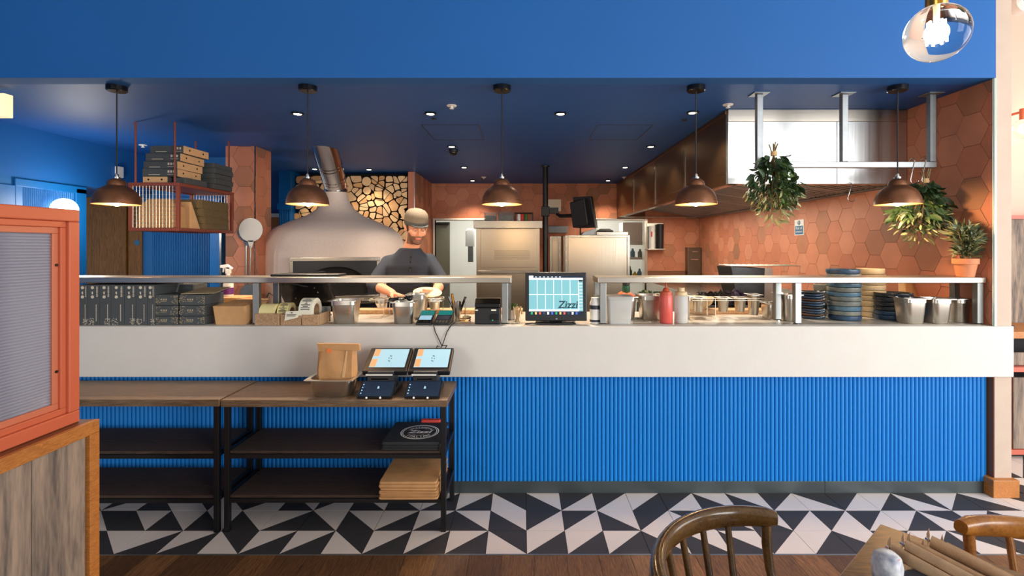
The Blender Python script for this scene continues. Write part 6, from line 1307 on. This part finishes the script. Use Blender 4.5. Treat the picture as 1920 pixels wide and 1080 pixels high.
hand(b, WL, Vector((-.80, 3.50, 1.125))-WL, (.1, -.2, -1), -1, .55); hand(b, WR, Vector((-.662, 3.51, 1.152))-WR, (-.9, -.1, .25), 1, .55)
body = remesh(b, .0048, 5)
for i, f in enumerate(body.f):
    c = Vector((0, 0, 0))
    for k in f: c += Vector(body.v[k])
    c = c/len(f)-HC; x, y, z = c.dot(fx_), c.dot(fy_), c.dot(fz_)
    if -.125 < z < -.030 and y > -.02+.0*z and abs(x) < .075 and (z < -.045 or y < .062):
        if not (abs(x) < .022 and -.072 < z < -.056): body.m[i] = 1
        else: body.m[i] = 2
cook = body.build('person', ['skin', 'stubble', 'lip'], smooth=80, origin=(PXc, 3.92, 0), fix=False)
tag(cook, 'cook in a dark henley shirt and taupe cap looking down, holding dough', 'person')
for s in (-1, 1):
    e = MB(); eball(e, (s*.029, .080, .004), .0125, .0125, .0085, 14, 10); e.build('eye', 'eye', cook, smooth=80)
    e = MB(); eball(e, (s*.029, .0905, .001), .005, .003, .0055, 10, 8); e.build('pupil', 'hair', cook, smooth=80)
    e = MB(); eball(e, (s*.029, .0815, .0075), .0140, .0138, .0065, 12, 8); e.build('eyelid', 'skin', cook, smooth=80)
    e = MB(); e.tube([hl(s*.048, .078, .026), hl(s*.03, .094, .029), hl(s*.013, .098, .025)], [.003, .0045, .004], 8); e.build('eyebrow', 'hair', cook, smooth=80)
h = MB(); t = MB(); t.ball((0, 0, 0), 1, 28, 20)
vs = [(v[0]*.0805, -.015+v[1]*.1005, .03+v[2]*.0915) for v in t.v]
fs = [f for f in t.f if all(vs[k][2] > -.045 and vs[k][1] < .052-.4*max(0, .03-vs[k][2]) for k in f)]
h.add([hl(*v) for v in vs], fs); h.build('hair', 'hair', cook, smooth=80)
cp = MB(); n = 28; lv = [(1.0, .040), (1.03, .062), (1.02, .085), (.93, .112), (.72, .133), (.4, .143), (.02, .146)]
vs = [hl(.086*q*math.cos(2*PI*i/n), -.012+.106*q*math.sin(2*PI*i/n), z) for q, z in lv for i in range(n)]
cp.add(vs, [(j*n+i, j*n+(i+1) % n, (j+1)*n+(i+1) % n, (j+1)*n+i) for j in range(len(lv)-1) for i in range(n)]); cap_o = cp.build('cap', 'cap_grey', cook, smooth=70)
cp = MB(); vs = [hl(.0875*q*math.cos(2*PI*i/n), -.012+.1075*q*math.sin(2*PI*i/n), z) for q, z in ((.995, .030), (1.005, .031), (1.02, .056), (1.0, .057)) for i in range(n)]
cp.add(vs, [(j*n+i, j*n+(i+1) % n, (j+1)*n+(i+1) % n, (j+1)*n+i) for j in range(3) for i in range(n)]); cp.build('cap_band', 'cap_band', cap_o, smooth=70)
cp = MB(); pk = [(.07*math.cos(PI*i/12), .068+.062*math.sin(PI*i/12)) for i in range(13)]
cp.prism([hl(x, y, .036-.12*max(0, y-.07)) for x, y in pk], fz_*.007); cp.build('cap_peak', 'cap_band', cap_o, smooth=40)
sh2 = MB()
sh2.rloft([(PXc, 3.92, .170, .118, .10, .90), (PXc, 3.92, .166, .115, .10, 1.08), (PXc, 3.91, .176, .122, .11, 1.25), (PXc, 3.90, .178, .12, .105, 1.34), (PXc+.003, 3.895, .145, .10, .09, 1.405), (PXc+.010, 3.886, .104, .082, .075, 1.447), (PXc+.016, 3.880, .080, .074, .07, 1.478)], 8)
for S_, E_, W_ in ((SL, EL, WL), (SR, ER, WR)):
    capsule(sh2, [Vector((PXc+(S_.x-PXc)*.40, 3.90, 1.375)), S_, S_.lerp(E_, .5), E_], [.070, .063, .058, .053], 16); capsule(sh2, [E_, E_.lerp(W_, .32)], [.053, .051], 16)
s2 = remesh(sh2, .0085, 6); shirt = s2.build('shirt', 'shirt', cook, smooth=80, fix=False)
part(shirt, 'button_placket', 'trousers', lambda q: q.prism([(PXc+.030, 3.772, 1.30), (PXc+.046, 3.772, 1.30), (PXc+.044, 3.803, 1.445), (PXc+.030, 3.803, 1.445)], (0, .03, 0)))
for z_, y_ in ((1.41, 3.793), (1.37, 3.784), (1.33, 3.776)): part(shirt, 'button', 'black_gloss', lambda q: q.ball((PXc+.038, y_+.002, z_), .006, 8, 6))
tr = MB(); tr.rloft([(PXc, 3.925, .168, .115, .09, .84), (PXc, 3.925, .170, .117, .09, .99)], 7)
for s in (-1, 1): capsule(tr, [(PXc+s*.085, 3.93, .88), (PXc+s*.096, 3.92, .50), (PXc+s*.10, 3.95, .10)], [.094, .070, .058])
remesh(tr, .012, 5).build('trousers', 'trousers', cook, smooth=80, fix=False)
for s in (-1, 1):
    q = MB(); capsule(q, [(PXc+s*.10, 3.97, .052), (PXc+s*.105, 3.87, .05), (PXc+s*.11, 3.82, .045)], [.05, .048, .043]); q.build('shoe', 'black_matte', cook, smooth=80)
dg_ = Vector((-.665, 3.50, 1.158)); dn = Vector((.10, -.25, 1)).normalized(); du = Vector((1, 0, -.1)).normalized(); dw = dn.cross(du)
q = MB(); rr = [(.02, .0), (.07, .002), (.095, .006), (.1, .014), (.09, .02), (.05, .012), (.001, .011)]
n = 28; vs = [dg_+du*r*math.cos(2*PI*i/n)+dw*r*math.sin(2*PI*i/n)+dn*z for r, z in rr for i in range(n)]
q.add(vs, [(j*n+i, j*n+(i+1) % n, (j+1)*n+(i+1) % n, (j+1)*n+i) for j in range(len(rr)-1) for i in range(n)]+[tuple(range(n))[::-1]])
tag(q.build('dough_base', 'dough', smooth=60), 'round pale dough base held in the cook\'s hand', 'dough')
